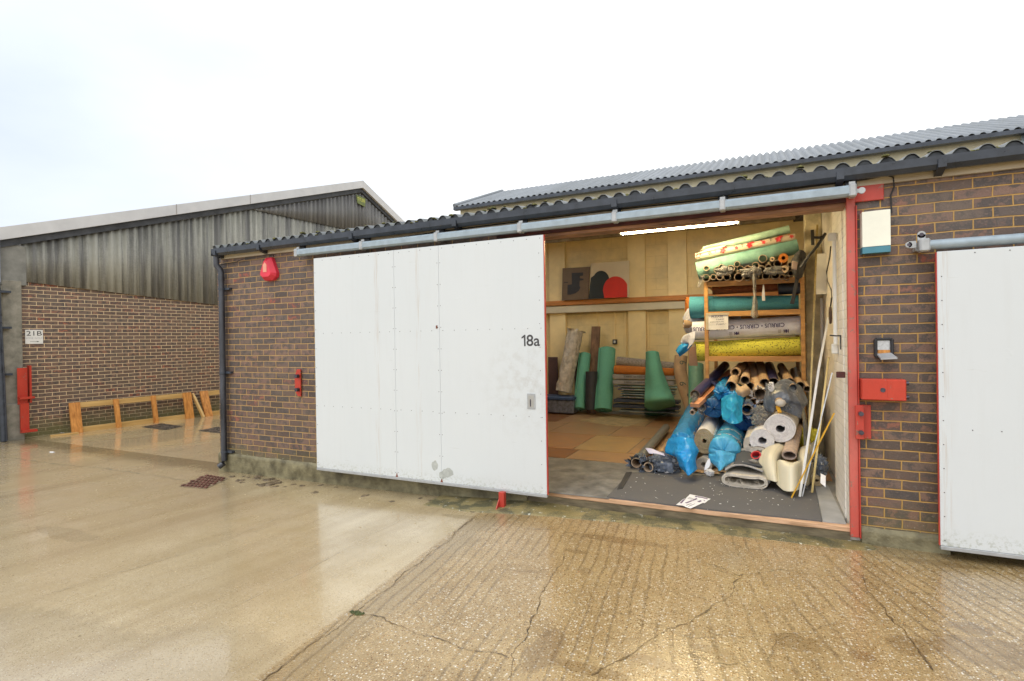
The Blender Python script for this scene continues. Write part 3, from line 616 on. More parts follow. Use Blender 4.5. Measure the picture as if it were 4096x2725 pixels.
def apron_mat():
    mt = bpy.data.materials.new('apron_concrete'); mt.use_nodes = True; n = NT(mt.node_tree); v = n.obj(); o = n.xyz(v)
    a = n.noise(v, 3, 5, .65); f = n.noise(v, 60, 4, .7)
    c = n.mix(n.ramp(a, [(.35, 0.), (.65, 1.)]), (.17, .14, .055), (.33, .27, .13))
    c = n.mix(n.ramp(n.math('MULTIPLY_ADD', f, .3, n.noise(v, 6, 4)), [(.60, 0.), (.72, .85)]), c, (.055, .06, .035))
    vo = n.n('ShaderNodeTexVoronoi', None, Vector=v, Scale=110.)
    c = n.mix(n.math('MULTIPLY', n.ramp(vo.outputs['Distance'], [(.2, 1.), (.35, 0.)]), .4), c, (.50, .40, .24))
    c = n.mix(n.ramp(n.noise(v, 24, 3, .5), [(.66, 0.), (.70, .8)]), c, (.60, .60, .52))
    p = n.n('ShaderNodeBsdfPrincipled', None, Base_Color=c, Roughness=.5, Normal=n.bump(f, .6, .008)); n.out(p.outputs[0]); return mt
MB().grid(apron, 150, 14).build('apron', apron_mat(), U, smooth=60)
# fascia, gutter, roof
FB, FT = 2.850, 3.0
MB().box(-7.575, XR, -.030, -.002, FB, FT).build('fascia_board', mCreamOut, U)
gut = MB(); prof = [(-.035, .09), (-.035, .03), (-.06, .0), (-.115, -.008), (-.15, .025), (-.155, .09), (-.147, .09), (-.142, .03), (-.112, .002), (-.062, .01), (-.043, .035), (-.043, .09)]
gut.prism([(-7.585, y, 2.893+z*.93) for y, z in prof], (XR+7.585, 0, 0)); gut.box(-7.59, -7.586, -.155, -.035, 2.885, 2.977)
gut.build('gutter', mBlack, U, smooth=30)
for x in (-7.52, -6.68, -5.15, -3.75, -2.05, -.28, .35, 1.4):
    MB().prism([(x-.025, -.034, 2.855), (x-.025, -.162, 2.890), (x-.025, -.166, 2.95), (x-.025, -.034, 2.95)], (.05, 0, 0)).build('gutter_bracket', mBlack, U)
def corr(x0, x1, y0, y1, z0, z1, amp=.025, pitch=.146, seg=12, seed=1, th=.005, rows=1, wob=.004):
    m_ = MB(); n_ = int(round((x1-x0)/pitch*seg))
    def fn(off):
        def g_(u, v):
            x = x0+(x1-x0)*u; ph = 2*math.pi*(x-x0)/pitch
            s_ = math.sin(ph); s_ = 1-2*abs(math.sin(ph/2-math.pi/4))**1.5 if False else math.sin(ph)+.18*math.cos(2*ph)
            return Vector((x, y0+(y1-y0)*v+(wob*3*nz((x, v*3, 0), 3, seed) if v < .01 else 0), z0+(z1-z0)*v+amp*s_+wob*nz((x, v*5, 0), 9, seed)+off))
        return g_
    m_.grid(fn(0), n_, rows); m_.grid(fn(-th), n_, rows); k = n_+1; b0 = k*(rows+1)
    m_.f += [(i, i+1, b0+i+1, b0+i) for i in range(n_)]; m_.mi += [0]*n_
    m_.f += [(rows*k+i, rows*k+i+1, b0+rows*k+i+1, b0+rows*k+i) for i in range(n_)]; m_.mi += [0]*n_
    return m_
RX0, RX1 = -7.60, XR
PT = .146; HX = [RX0+PT*k for k in (9, 22, 30, 43)]; HY0, HY1 = 2.9, 5.1; rz = lambda y: 2.997+.15*(y+.17)
corr(RX0, RX1, -.125, HY0, rz(-.125), rz(HY0), amp=.028, rows=3, wob=.003).build('roof_sheet', mRoof, U, smooth=50)
corr(RX0, RX1, HY1, 6.5, rz(HY1), rz(6.5), amp=.028, rows=2, wob=.003).build('roof_sheet', mRoof, U, smooth=50)
for xa, xb in ((RX0, HX[0]), (HX[1], HX[2]), (HX[3], RX0+PT*80)): corr(xa, xb, HY0, HY1, rz(HY0), rz(HY1), amp=.028, rows=2, wob=.003).build('roof_sheet', mRoof, U, smooth=50)
def grp():
    mt = bpy.data.materials.new('translucent_sheet'); mt.use_nodes = True; n = NT(mt.node_tree)
    t1 = n.n('ShaderNodeBsdfTranslucent', None, Color=(.90, .92, .92, 1)); t2 = n.n('ShaderNodeBsdfTransparent', None, Color=(.92, .94, .94, 1)); t3 = n.n('ShaderNodeBsdfDiffuse', None, Color=(.7, .7, .66, 1))
    n.out(n.n('ShaderNodeMixShader', None, Fac=.15, i1=n.n('ShaderNodeMixShader', None, Fac=.55, i1=t1.outputs[0], i2=t2.outputs[0]).outputs[0], i2=t3.outputs[0]).outputs[0]); return mt
mGrp = grp()
for xa, xb in ((HX[0], HX[1]), (HX[2], HX[3])): MB().grid(lambda u, v: Vector((xa+(xb-xa)*u, HY0+(HY1-HY0)*v, rz(HY0+(HY1-HY0)*v)+.026*math.sin(2*math.pi*(xb-xa)/PT*u)+.004)), 160, 2).build('rooflight', mGrp, U, smooth=180)
PTc = 0
def closure(u, v):
    x = RX0+(RX1-RX0)*u; ph = 2*math.pi*(x-RX0)/.146; top = 2.997+.028*(math.sin(ph)+.18*math.cos(2*ph))+.003*nz((x, 0, 0), 9, 1)-.004
    return Vector((x, -.112, 2.90+(top-2.90)*v))
MB().grid(closure, int((RX1-RX0)/.146*12), 1).build('eaves_filler', M('filler_dark', (.04, .047, .057), .7, .3, 20, .3, 60), U, thick=.004)
b = MB(); b.box(-7.2, -4.3, .23, 6.0, 0, .01)
# lining under the roof with a rooflight
def lin(x0, x1, y0, y1, nm, mt):
    MB().prism([(x0, y0, RZ(y0)-.045), (x1, y0, RZ(y0)-.045), (x1, y1, RZ(y1)-.045), (x0, y1, RZ(y1)-.045)], (0, 0, .03)).build(nm, mt, U)
lin(-7.3, -.06, .24, HY0, 'ceiling_lining', mUnder); lin(-7.3, -.06, HY1, 6.1, 'ceiling_lining', mUnder)
for xa, xb in ((-7.3, HX[0]), (HX[1], HX[2]), (HX[3], -.06)): lin(xa, xb, HY0+.001, HY1-.001, 'ceiling_lining', mUnder)
b = MB()
for y in (1.1, 2.2, 3.9, 5.3): MB().bar((-7.2, y, RZ(y)-.088), (-.24, y, RZ(y)-.088), .06, .08).build('purlin', M('purlin', (.30, .24, .16), .8, .3, 5, .2, 40), U)
# downpipe
b = MB(); px = -7.565
b.path([(px+.0, -.095, 2.89), (px+.0, -.095, 2.80), (px+.0, -.095, 2.76), (px+.03, -.06, 2.70), (px+.045, -.06, 2.66), (px+.045, -.06, 2.0), (px+.045, -.06, 1.0), (px+.045, -.06, .10), (px+.04, -.07, .06), (px+.0, -.11, .02)], .038, 16)
for z in (2.58, 1.30, 1.28): b.cyl((px+.045, -.06, z-.03), (px+.045, -.06, z+.03), .042, 16)
b.build('downpipe', mPipe, U, smooth=50)
b = MB()
for z in (2.44, 1.30, .22): b.box(px+.0, px+.18, -.045, -.002, z-.014, z+.014); b.cyl((px+.045, -.06, z-.014), (px+.045, -.06, z+.014), .043, 16)
b.build('pipe_clip', mBlack, U)
# ---- door track
TY = -.125
def track(x0, x1, z0, r, nm):
    t = MB(); t.bbox(x0, x1, TY-r, TY+r, z0-r*1.05, z0+r*1.05, .018)
    return t.build(nm, mGalv, U, smooth=30)
tr1 = track(-6.02, -.20, 2.797, .040, 'door_track')
def bracket(x, z, par):
    t = MB(); t.bbox(x-.026, x+.026, TY-.046, TY+.046, z-.050, z+.050, .010); t.box(x-.032, x+.032, TY+.052, -.031, z+.02, z+.062)
    t.bbox(x-.022, x+.022, TY-.002, TY+.010, z+.050, z+.075, .003)
    o = t.build('track_bracket', mGalvL, par); return o
for x in (-6.02, -5.0, -3.98, -3.0, -2.05, -1.13, -.20): bracket(x, 2.797, tr1)
for x in (-6.02, -5.0, -3.98, -3.0, -2.05, -1.13, -.20): MB().bbox(x-.04, x+.04, -.06, -.031, 2.86, 2.91, .003).build('bracket_plate', mBlack, tr1)
t = MB(); t.cyl((-.14, TY, 2.79), (-.14, TY-.02, 2.79), .024, 18); t.box(-.20, -.14, TY-.018, TY-.004, 2.775, 2.805); t.build('track_lug', mGalvL, tr1, smooth=30)
# ---- white sliding door
DY0, DY1 = -.165, -.143
dx0, dx1, dz0, dz1 = -5.722, -2.745, .188, 2.702
D = MB(); cuts = [dx0, at(909, 800, DY0).x, at(1012, 800, DY0).x, dx1]
for a, c in zip(cuts[:-1], cuts[1:]): D.bbox(a+.0008, c-.0008, DY0, DY1, dz0, dz1, .0025)
D.box(dx0+.01, dx1-.01, DY0+.006, DY1-.006, dz0+.01, dz1-.01)
sc = D
def screw(m_, x, z, y=DY0): m_.cyl((x, y+.001, z), (x, y-.003, z), .0042, 8, .003, mi=1)
for x in cuts[1:3]:
    z = dz0+.05
    while z < dz1-.02: screw(sc, x-.018, z); screw(sc, x+.018, z); z += .228
for x in (dx0+.02, dx1-.05):
    z = dz0+.06
    while z < dz1: screw(sc, x, z); z += .228
for z in (dz1-.03, 1.80, .935):
    for i in range(1, 22): screw(sc, dx0+.14*i, z)
door = D.build('sliding_door', [mDoor, mBolt], U)
MB().box(dx1+.0012, dx1+.009, DY0+.003, DY1+.003, dz0, dz1).build('door_edge', mRed, door)
MB().bbox(dx0, dx1, DY0-.004, DY1+.01, dz0-.03, dz0-.001, .003).build('bottom_rail', mGalvL, door)
rs = MB()
for x in cuts[1:3]: rs.prism([(x-.016, DY0-.0012, dz0), (x+.016, DY0-.0012, dz0), (x+.002, DY0-.0012, dz0+.05)], (0, .0008, 0))
rs.build('rust_stain', mRust, door)
t = MB()
for a, c in zip(range(-7, 8), range(-6, 9)): pass
pk = MB()
for cx_, cz_, rx_, rz_ in ((-4.03, .36, .04, .05), (-3.87, .30, .07, .045), (-3.93, .27, .05, .04)):
    ring = [(cx_+rx_*math.cos(k*.39)*(1+.35*nz((k, cx_, 0), 3)), DY0-.0008, cz_+rz_*math.sin(k*.39)*(1+.4*nz((k, cz_, 5), 2))) for k in range(16)]
    pk.add([Vector(p)+Vector((0, -.0004*len(pk.f), 0)) for p in ring], [tuple(range(16))])
pk.build('peeled_patch', M('bare_primer', (.44, .47, .46), .5, .15, 20, .1, 40), door)
# flush pull and number
p = at(1223, 924, DY0)
h = MB()
for a in (0,): h.bbox(p.x-.042, p.x+.042, DY0-.006, DY0-.0006, p.z-.075, p.z+.075, .002)
hd = h.build('flush_handle', mGalvL, door)
MB().bbox(p.x-.028, p.x+.028, DY0-.0075, DY0-.0062, p.z-.058, p.z+.058, .0005).build('handle_recess', M('recess_grey', (.42, .42, .40), .4, .1, 9, 0), hd)
MB().bbox(p.x-.012, p.x-.0, DY0-.010, DY0-.0078, p.z-.05, p.z+.02, .001).build('latch', mBolt, hd)
nl = at(1212, 797, DY0-.001); nr = at(1243, 797, DY0-.001)
n0 = at(1200, 797, DY0).x; MB().prism([(n0+.030, DY0-.0012, nl.z), (n0+.046, DY0-.0012, nl.z), (n0+.046, DY0-.0012, nl.z+.112), (n0+.034, DY0-.0012, nl.z+.112), (n0+.004, DY0-.0012, nl.z+.088), (n0+.004, DY0-.0012, nl.z+.074), (n0+.030, DY0-.0012, nl.z+.088)], (0, -.0006, 0)).build('unit_number', M('number_grey', (.05, .05, .055), .5, .1, 9, 0), door)
flat_text('unit_number', '8a', (nl.x, DY0-.0015, nl.z), (1, 0, 0), (0, 0, 1), .112, M('number_grey', (.05, .05, .055), .5, .1, 9, 0), door, width=nr.x-nl.x, bold=.012)
kk = at(1006, 752, DY0); MB().bbox(kk.x-.012, kk.x+.006, DY0-.006, DY0-.0006, kk.z-.02, kk.z+.012, .001).build('key_cover', mRust, door)
# floor stop under the door
st = MB(); p = atz(1177, 1157, gz(-3)); st.bbox(p.x-.03, p.x+.03, -.22, -.17, gz(p.x)-.01, gz(p.x)+.17, .003); st.prism([(p.x-.03, -.22, gz(p.x)+.001), (p.x-.03, -.30, gz(p.x)+.001), (p.x-.03, -.22, gz(p.x)+.1)], (.008, 0, 0))
st.build('door_guide', mRed, label='small red steel door guide standing below the white sliding door', cat='door guide')
# ---- neighbouring door to the right
t = MB(); t.cyl((.27, TY, 2.34), (3.4, TY, 2.34), .036, 24); tr2 = t.build('door_track', mGalv, U, smooth=30)
t = MB(); t.bbox(.21, .275, TY-.042, TY+.042, 2.292, 2.388, .010); t.box(.20, .27, TY+.05, -.001, 2.31, 2.37); tb = t.build('track_bracket', mGalvL, tr2)
t = MB(); t.cyl((.235, -.10, 2.425), (.235, -.085, 2.425), .026, 20); t.box(.211, .259, -.10, -.085, 2.38, 2.425); t.cyl((.155, -.11, 2.355), (.155, -.095, 2.355), .021, 20); t.box(.155, .2, -.11, -.095, 2.33, 2.38); t.build('track_lug', mGalvL, tr2, smooth=30)
MB().cyl((.235, -.101, 2.425), (.235, -.084, 2.425), .014, 12).build('fixing_bolt', mBolt, tr2, smooth=30); MB().cyl((.155, -.111, 2.355), (.155, -.094, 2.355), .012, 12).build('fixing_bolt', mBolt, tr2, smooth=30)
D2 = MB(); D2.bbox(.310, 3.1, DY0, DY1, .160, 2.283, .003); z = .2
while z < 2.25: screw(D2, .335, z); z += .173
for i in range(1, 8): screw(D2, .335+.19*i, 2.26); screw(D2, .34+.16*i, 1.005)
door2 = D2.build('sliding_door', [mDoor, mBolt], U)
MB().box(.303, .309, DY0+.003, DY1+.004, .160, 2.28).build('door_edge', mRed, door2)
MB().bbox(.310, 3.1, DY0-.004, DY1+.01, .131, .1592, .003).build('bottom_rail', mGalvL, door2)

# ------------------------------------------------------------------ higher building behind
V = thing('storage_building', (-7.65, 6.5, 0), 'higher building behind the unit with ridged grey corrugated roof and cream eaves', 'building')
EZ, EY = 4.97, 6.5
MB().box(-7.6, 6.5, 6.56, 12, 0, EZ-.05).build('wall', mCream, V)
MB().box(-7.62, 3.2, 6.50, 6.552, EZ-.5, EZ-.05).build('fascia_board', M('cream_eaves', (.78, .72, .52), .6, .1, 4, .1, 40), V)
corr(-7.66, 6.5, 6.36, 9.0, EZ, EZ+1.0, amp=.026, rows=3, seed=5).build('roof_sheet', mRoofUp, V, smooth=50)
rr_ = MB(); rr_.grid(lambda u, v: Vector((-7.66+14.16*u, 11.7-2.7*v, EZ-.08+1.03*v)), 2, 1); rr_.build('rear_slope', mRoofUp, V, thick=.01)
b = MB(); b.path([(-7.69, 6.34, EZ+.02), (-7.69, 9.0, EZ+1.02)], .05, 10); b.build('verge_cap', mRoofUp, V, smooth=60)
b = MB(); b.prism([(-7.70, 6.30, EZ-.03), (-7.70, 6.30, EZ-.10), (-7.70, 6.42, EZ-.10), (-7.70, 6.42, EZ-.025)], (10.9, 0, 0)); b.build('gutter', mBlack, V)
b = MB(); b.add([(-7.60, 6.5, EZ-.05), (-7.60, 11.8, EZ-.05), (-7.60, 9.1, EZ+.92)], [(0, 1, 2)]); b.build('gable', mCream, V, thick=.04)
# upright corrugated flashing sheet at the right
def flash(u, v):
    x = 2.95+3.6*u; return Vector((x, 6.40+.03*math.sin(2*math.pi*x/.146), EZ-.55+.52*v))
MB().grid(flash, 290, 1).build('flashing_sheet', M('flashing', (.34, .40, .42), .5, .3, 8, .2, 40, stretch=(4, 4, .6)), V, smooth=60, thick=.006)
# moss along the eaves
ms = MB(); rnd = random.Random(3)
for i in range(230):
    x = rnd.uniform(RX0, 1.6); k = round((x-RX0)/.146-.75)+.75
    x = RX0+k*.146+rnd.gauss(0, .03) if rnd.random() < .7 else x
    y = rnd.uniform(-.15, .25) if rnd.random() < .8 else rnd.uniform(.2, 1.5)
    r_ = rnd.uniform(.008, .026); ph = 2*math.pi*(x-RX0)/.146; z = 3.001+.15*(y+.17)+.028*math.sin(ph)
    c_ = Vector((x, y, z)); N_ = 8
    vs = []; fs = []
    for a in range(4):
        for q_ in range(N_):
            t_ = math.pi*.5*a/3.; rr2 = r_*math.cos(t_)*1.5*(1+.5*nz((x*9+q_, a, i), 1.3)); vs.append(c_+Vector((rr2*math.cos(q_*.785), rr2*math.sin(q_*.785), r_*math.sin(t_)-.004)))
    for a in range(3): fs += [(a*N_+q_, a*N_+(q_+1) % N_, (a+1)*N_+(q_+1) % N_, (a+1)*N_+q_) for q_ in range(N_)]
    ms.add(vs, fs)
ms.build('roof_moss', mMoss, smooth=180, kind='stuff', label='clumps of moss growing in the valleys of the corrugated roof edge', cat='moss')

# ------------------------------------------------------------------ building on the left
LA = Vector((-13.744, .3055, 0)); LANG = R(6.2817)
Lr = Matrix.Rotation(-LANG, 4, 'Z')
LB = thing('brick_warehouse', LA, 'gabled warehouse of brown brick under stained corrugated cladding across the yard', 'building')
LB.rotation_euler = (0, 0, -LANG)          # local y runs along the gable wall, local x points out of the wall to the yard
def LW(s, z, off=0.): return (off, s, z)
class LMB(MB):
    def build(s, name, mats, parent=None, smooth=None, **k):
        par = parent or LB; o_ = ORG[par.name]; ORG[par.name] = (0, 0, 0)
        r_ = MB.build(s, name, mats, par, smooth, **k); ORG[par.name] = o_; ORG[r_.name] = (0, 0, 0); return r_
def wpt(s, z, off=0.):                     # local wall coordinates -> world
    d = Vector((math.sin(LANG), math.cos(LANG), 0)); n_ = Vector((math.cos(LANG), -math.sin(LANG), 0)); return LA+d*s+n_*off+Vector((0, 0, z))
b = LMB(); b.box(-.22, 0, -.02, 17, -.3, 3.1); b.box(-.22, -.01, -6, -.30, -.3, 2.9); b.build('brick_wall', mBrickFar)
b = LMB(); b.bbox(-.25, .10, -.30, -.02, -.2, 2.95, .012); b.bbox(-.2, .16, -.34, -.02, -.2, .62, .02)
b.build('concrete_post', mConc)
def z_clad(s): return 2.955-.075*(s+.1)
def z_top(s): return (1.985+1.70-.02)+(s)*.3345 if s < 8.54 else 6.52-(s-8.54)*.515
LAP = 5.31
def clad(s0, s1, zb, zt, off, seed):
    m_ = LMB(); n_ = int((s1-s0)/.146*8)
    def fn(u, v):
        s = s0+(s1-s0)*u; a = zb(s); c = zt(s); c = max(c, a+.001)
        return Vector((off+.024*math.sin(2*math.pi*s/.146), s, a+(c-a)*v))
    return m_.grid(fn, n_, 1)
clad(.0, 17, z_clad, lambda s: min(LAP, z_top(s)), .04, 1).build('cladding', mClad, smooth=60, thick=.006)
clad(4.6, 17, lambda s: LAP-.06, z_top, .075, 2).build('cladding_upper', mClad2, smooth=60, thick=.006)
b = LMB(); b.bbox(-.05, .09, -.32, .06, 2.86, 3.62, .01); b.build('corner_flashing', M('grey_board', (.24, .24, .22), .7, .2, 5, .3, 40))
# verge trim (two runs) and soffit
def verge(pts, h0, h1, o0, o1, mt, nm):
    m_ = LMB()
    for (sa, za), (sb, zb_) in zip(pts[:-1], pts[1:]):
        m_.prism([(o0, sa, za+h0), (o0, sb, zb_+h0), (o0, sb, zb_+h1), (o0, sa, za+h1)], (o1-o0, 0, 0))
    return m_.build(nm, mt)
VT = [(-.45, 3.870), (2.7, 4.942), (4.6, 5.588), (8.54, 6.926), (17.0, 2.57)]
verge([(a, b_) for a, b_ in VT[:4]], -.235, 0, .10, .20, M('verge_trim', (.60, .61, .63), .4, .06, 3, .05, 30), 'verge_trim')
verge([VT[3], VT[4]], -.235, 0, .10, .20, MATS['verge_trim'], 'verge_trim')
verge(VT, -.37, -.236, .06, .12, M('dark_verge_board', (.05, .055, .065), .6, .4, 4, .2, 40), 'verge_board')
m_ = LMB()
for (sa, za), (sb, zb_) in zip(VT[:-1], VT[1:]): m_.prism([(.15, sa, za-.01), (.15, sb, zb_-.01), (.15, sb, zb_-.05), (.15, sa, za-.05)], (-20, 0, 0))
m_.build('roof', mRoofUp)
for s in (2.75, 4.6):
    z = 3.870+(s+.45)*.3403
    LMB().prism([(.2, s, z-.24), (.2, s+.02, z-.235), (.2, s+.02, z+.012), (.2, s, z+.006)], (.004, 0, 0)).build('trim_joint', M('joint_strip', (.36, .34, .33), .5, .1, 5, 0))
# downpipe at the far left corner
b = LMB(); b.path([(.2, -.42, 3.7), (.2, -.40, 2.6), (.2, -.36, 1.0), (.2, -.34, -.05)], .055, 16)
for z in (2.72, 2.05, 1.18): b.box(.05, .2, -.40, -.2, z-.02, z+.02)
b.build('downpipe', mBlack, smooth=50)
b = LMB(); b.bbox(.17, .26, -1.1, -.36, 2.88, 3.66, .01); b.build('end_panel', M('blue_grey_panel', (.30, .33, .42), .5, .1, 4, 0))
# yellow roof sign on the gable
m_ = LMB(); m_.prism([(.122, 8.30, 6.42), (.122, 8.70, 6.38), (.122, 8.66, 6.10), (.122, 8.34, 6.16)], (.02, 0, 0)); gs = m_.build('gable_plate', M('sign_lime', (.15, .19, .05), .5, .2, 6, 0))
vs, fs, wd_, ht = text_mesh('TYLER', 1., .01)
m_ = LMB(); m_.add([(.1445, 8.34+v.x/wd_*.32, 6.25-.02*v.x/wd_+v.y/ht*.10) for v in vs], fs); m_.build('lettering', M('sign_yellow', (.62, .62, .12), .5, .1, 6, 0), gs)
# 21B sign
sg = MB(); SW = .29; s0 = .045
def sq(s, z, o_): return wpt(s, z, o_)
sgn = thing('direction_sign', wpt(s0+.14, 1.75, .01), 'white square 21B wall sign with a right arrow on the far brick wall', 'sign')
sz0, sz1 = 1.745, 2.018
MB().add([sq(s0, sz0, .004), sq(s0+.27, sz0, .004), sq(s0+.27, sz1, .004), sq(s0, sz1, .004), sq(s0, sz0, .012), sq(s0+.27, sz0, .012), sq(s0+.27, sz1, .012), sq(s0, sz1, .012)], [(0, 1, 2, 3), (4, 5, 6, 7), (0, 1, 5, 4), (1, 2, 6, 5), (2, 3, 7, 6), (3, 0, 4, 7)]).build('plate', mWhite, sgn)
du = wpt(1, 0)-wpt(0, 0)
flat_text('lettering', '21B', sq(s0+.018, 1.905, .0135), du, (0, 0, 1), .088, mInk, sgn, width=.235, bold=.0)
flat_text('lettering', 'LOVE GOLF', sq(s0+.012, 1.842, .0135), du, (0, 0, 1), .028, M('ink_faded', (.42, .42, .44), .6, .1, 5, 0), sgn, width=.245)
m_ = MB(); m_.add([sq(s0+.07, 1.786, .0135), sq(s0+.19, 1.786, .0135), sq(s0+.19, 1.791, .0135), sq(s0+.07, 1.791, .0135), sq(s0+.175, 1.778, .0136), sq(s0+.215, 1.788, .0136), sq(s0+.175, 1.798, .0136)], [(0, 1, 2, 3), (4, 5, 6)]); m_.build('arrow', mInk, sgn)
# red steel door stop on the concrete post
rd = thing('gate_post_fitting', wpt(-.05, .06, .15), 'tall red steel gate latch fitting bolted to the concrete post beside the 21B sign', 'gate fitting')
def lbox(s0_, s1_, z0_, z1_, o0_, o1_, nm, mt, par):
    P = [wpt(s, z, o_) for z in (z0_, z1_) for s in (s0_, s1_) for o_ in (o0_, o1_)]
    return MB().add(P, [(0, 1, 3, 2), (4, 6, 7, 5), (0, 4, 5, 1), (2, 3, 7, 6), (0, 2, 6, 4), (1, 5, 7, 3)]).build(nm, mt, par)
lbox(-.13, .06-.04, .60, 1.29, .165, .175, 'upper_plate', mSteel, rd)
lbox(.045, .075, .62, 1.33, .06, .20, 'side_channel', mSteel, rd)
lbox(-.10, .03, .06, .62, .165, .20, 'lower_channel', mSteel, rd)
lbox(-.12, .10, .70, .74, .176, .26, 'hasp', mSteel, rd); lbox(-.10, .12, .07, .115, .20, .30, 'foot_plate', mSteel, rd)
# timber frames leaning on the wall
def frame(s0, s1, nbay, lean, h, label, z0=-.085, seed=0, off=.24):
    T = thing('pine_frame', wpt((s0+s1)/2, z0, off), label, 'timber frame')
    top = Vector((0, 0, h)); nrm = wpt(0, 0, 1)-wpt(0, 0, 0)
    def P(s, t, o_=0.):       # t 0 bottom .. 1 top
        return wpt(s, z0+.02+h*t*math.cos(lean), off-h*t*math.sin(lean)+o_)
    n2 = nrm
    for t in (.09, .93):
        MB().bar(P(s0, t), P(s1, t), .025, .11, up=(0, 0, 1)).build('rail', mPineX, T)
    for i in range(nbay+1):
        s = s0+(s1-s0)*i/nbay
        for k in ((-.045, .045) if i in (0, nbay) else (0.,)):
            MB().bar(P(s+k, -.01, .03), P(s+k, 1.03, .03), .045, .09, up=du).build('upright', mPineO, T)
    return T
frame(.755, 2.95, 3, R(12), .60, 'long pine frame of three open bays leaning low along the far brick wall')
frame(3.36, 4.7, 1, R(20), .62, 'pale pine frame standing half hidden behind the brick corner', off=.3)
pb = MB(); pb.bar(wpt(3.20, -.07, .40), wpt(3.10, .50, .10), .07, .045, up=du); pb.build('pine_post', mPineX, label='short pale pine post leaning on the far wall between the two timber frames', cat='timber')
pb = MB(); a = wpt(.30, -.045, .34); c_ = wpt(.72, -.045, .42); pb.bar(a, c_, .07, .03); pb.build('timber_offcut', mPineX, label='pale timber offcut lying on the wet ground by the warehouse wall', cat='timber')
# covers in the yard
def cover(px4, label, mt, nx, ny, seed=0):
    P = [atz(x, y, gz(-8)) for x, y in px4]
    for p in P: p.z = gz(p.x)+.004
    t = MB()
    t.add(P, [(0, 1, 2, 3)], 0)
    def bl(u, v): return (P[0]*(1-u)+P[1]*u)*(1-v)+(P[3]*(1-u)+P[2]*u)*v
    for i in range(nx):
        for j in range(ny):
            u0 = (i+.2+(.5 if j % 2 else 0))/nx; u1 = min(.985, u0+.62/nx); v0 = (j+.22)/ny; v1 = v0+.56/ny
            if u0 > .95: continue
            q_ = [bl(u0, v0), bl(u1, v0), bl(u1, v1), bl(u0, v1)]; t.prism(q_, (0, 0, .012), 1)
    return t.build('drain_cover', [mt, mt2], label=label, cat='drain cover')
mt2 = M('rusty_iron', (.15, .06, .045), .4, .4, 18, .4, 60)
mtb = M('dark_iron', (.10, .085, .07), .4, .4, 18, .4, 60)
cover([(412, 1121), (474, 1127), (526, 1103), (474, 1093)], 'rusty red drain cover with raised blocks below the downpipe', M('iron_bed', (.34, .27, .18), .2, .3, 12, .3, 60), 7, 6)
mt2 = mtb
cover([(325, 983), (382, 990), (420, 982), (372, 975)], 'dark square drain cover in front of the long timber frame', mtb, 3, 3)
cover([(455, 992), (520, 999), (530, 988), (500, 983)], 'dark drain cover partly hidden behind the brick corner', mtb, 3, 3)
#PART2
# ------------------------------------------------------------------ things fixed on the walls outside
FD = 1236.9
def pr(P, px): return px*((P-CAM).dot(_w))/FD
# alarm bell box
p = at(626, 621, -.0); A = thing('alarm_box', (p.x, 0, p.z-.15), 'faceted red plastic alarm box high on the brick beside the white door', 'alarm box')
def ring(pts, y): return [Vector((p.x+a, y, p.z+b)) for a, b in pts]
o1 = [(-.055, .155), (.045, .155), (.135, -.055), (.125, -.10), (.06, -.145), (-.08, -.145), (-.135, -.10), (-.14, -.05)]
o2 = [(-.035, .10), (.02, .10), (.085, -.05), (.08, -.075), (.045, -.10), (-.06, -.10), (-.10, -.07), (-.10, -.045)]
r0, r1, r2 = ring(o1, 0), ring([(a*.98, b*.98) for a, b in o1], -.045), ring(o2, -.10); n8 = 8
m_ = MB(); m_.add(r0+r1+r2, [(i, (i+1) % 8, 8+(i+1) % 8, 8+i) for i in range(8)]+[(8+i, 8+(i+1) % 8, 16+(i+1) % 8, 16+i) for i in range(8)]+[tuple(range(16, 24))])
m_.build('casing', mAlarm, A)
MB().prism([(p.x-.045, -.1012, p.z-.04), (p.x+.02, -.1012, p.z-.04), (p.x+.02, -.1012, p.z+.05), (p.x-.012, -.1012, p.z+.085), (p.x-.045, -.1012, p.z+.05)], (0, -.002, 0)).build('badge', M('badge_pink', (.80, .36, .26), .4, .08, 8, 0), A)
# red latch strap on the brick left of the door
p = at(690, 881, 0); m_ = MB(); m_.prism([(p.x-.06, -.012, p.z+.08), (p.x-.02, -.012, p.z+.17), (p.x+.04, -.012, p.z+.17), (p.x+.04, -.012, p.z-.17), (p.x-.01, -.012, p.z-.17), (p.x-.06, -.012, p.z-.10)], (0, -.012, 0))
q_ = m_
A = thing('door_catch', (p.x, 0, p.z-.17), 'small red steel door catch bolted to the brick left of the sliding door', 'door catch'); m_.build('plate', mRedDark if 0 else mSteel, A)
for dz in (.085, -.085): MB().cyl((p.x+.005, -.026, p.z+dz), (p.x+.005, -.07, p.z+dz), .024, 14).build('bolt', mBolt, A, smooth=40)
for dz in (): pass
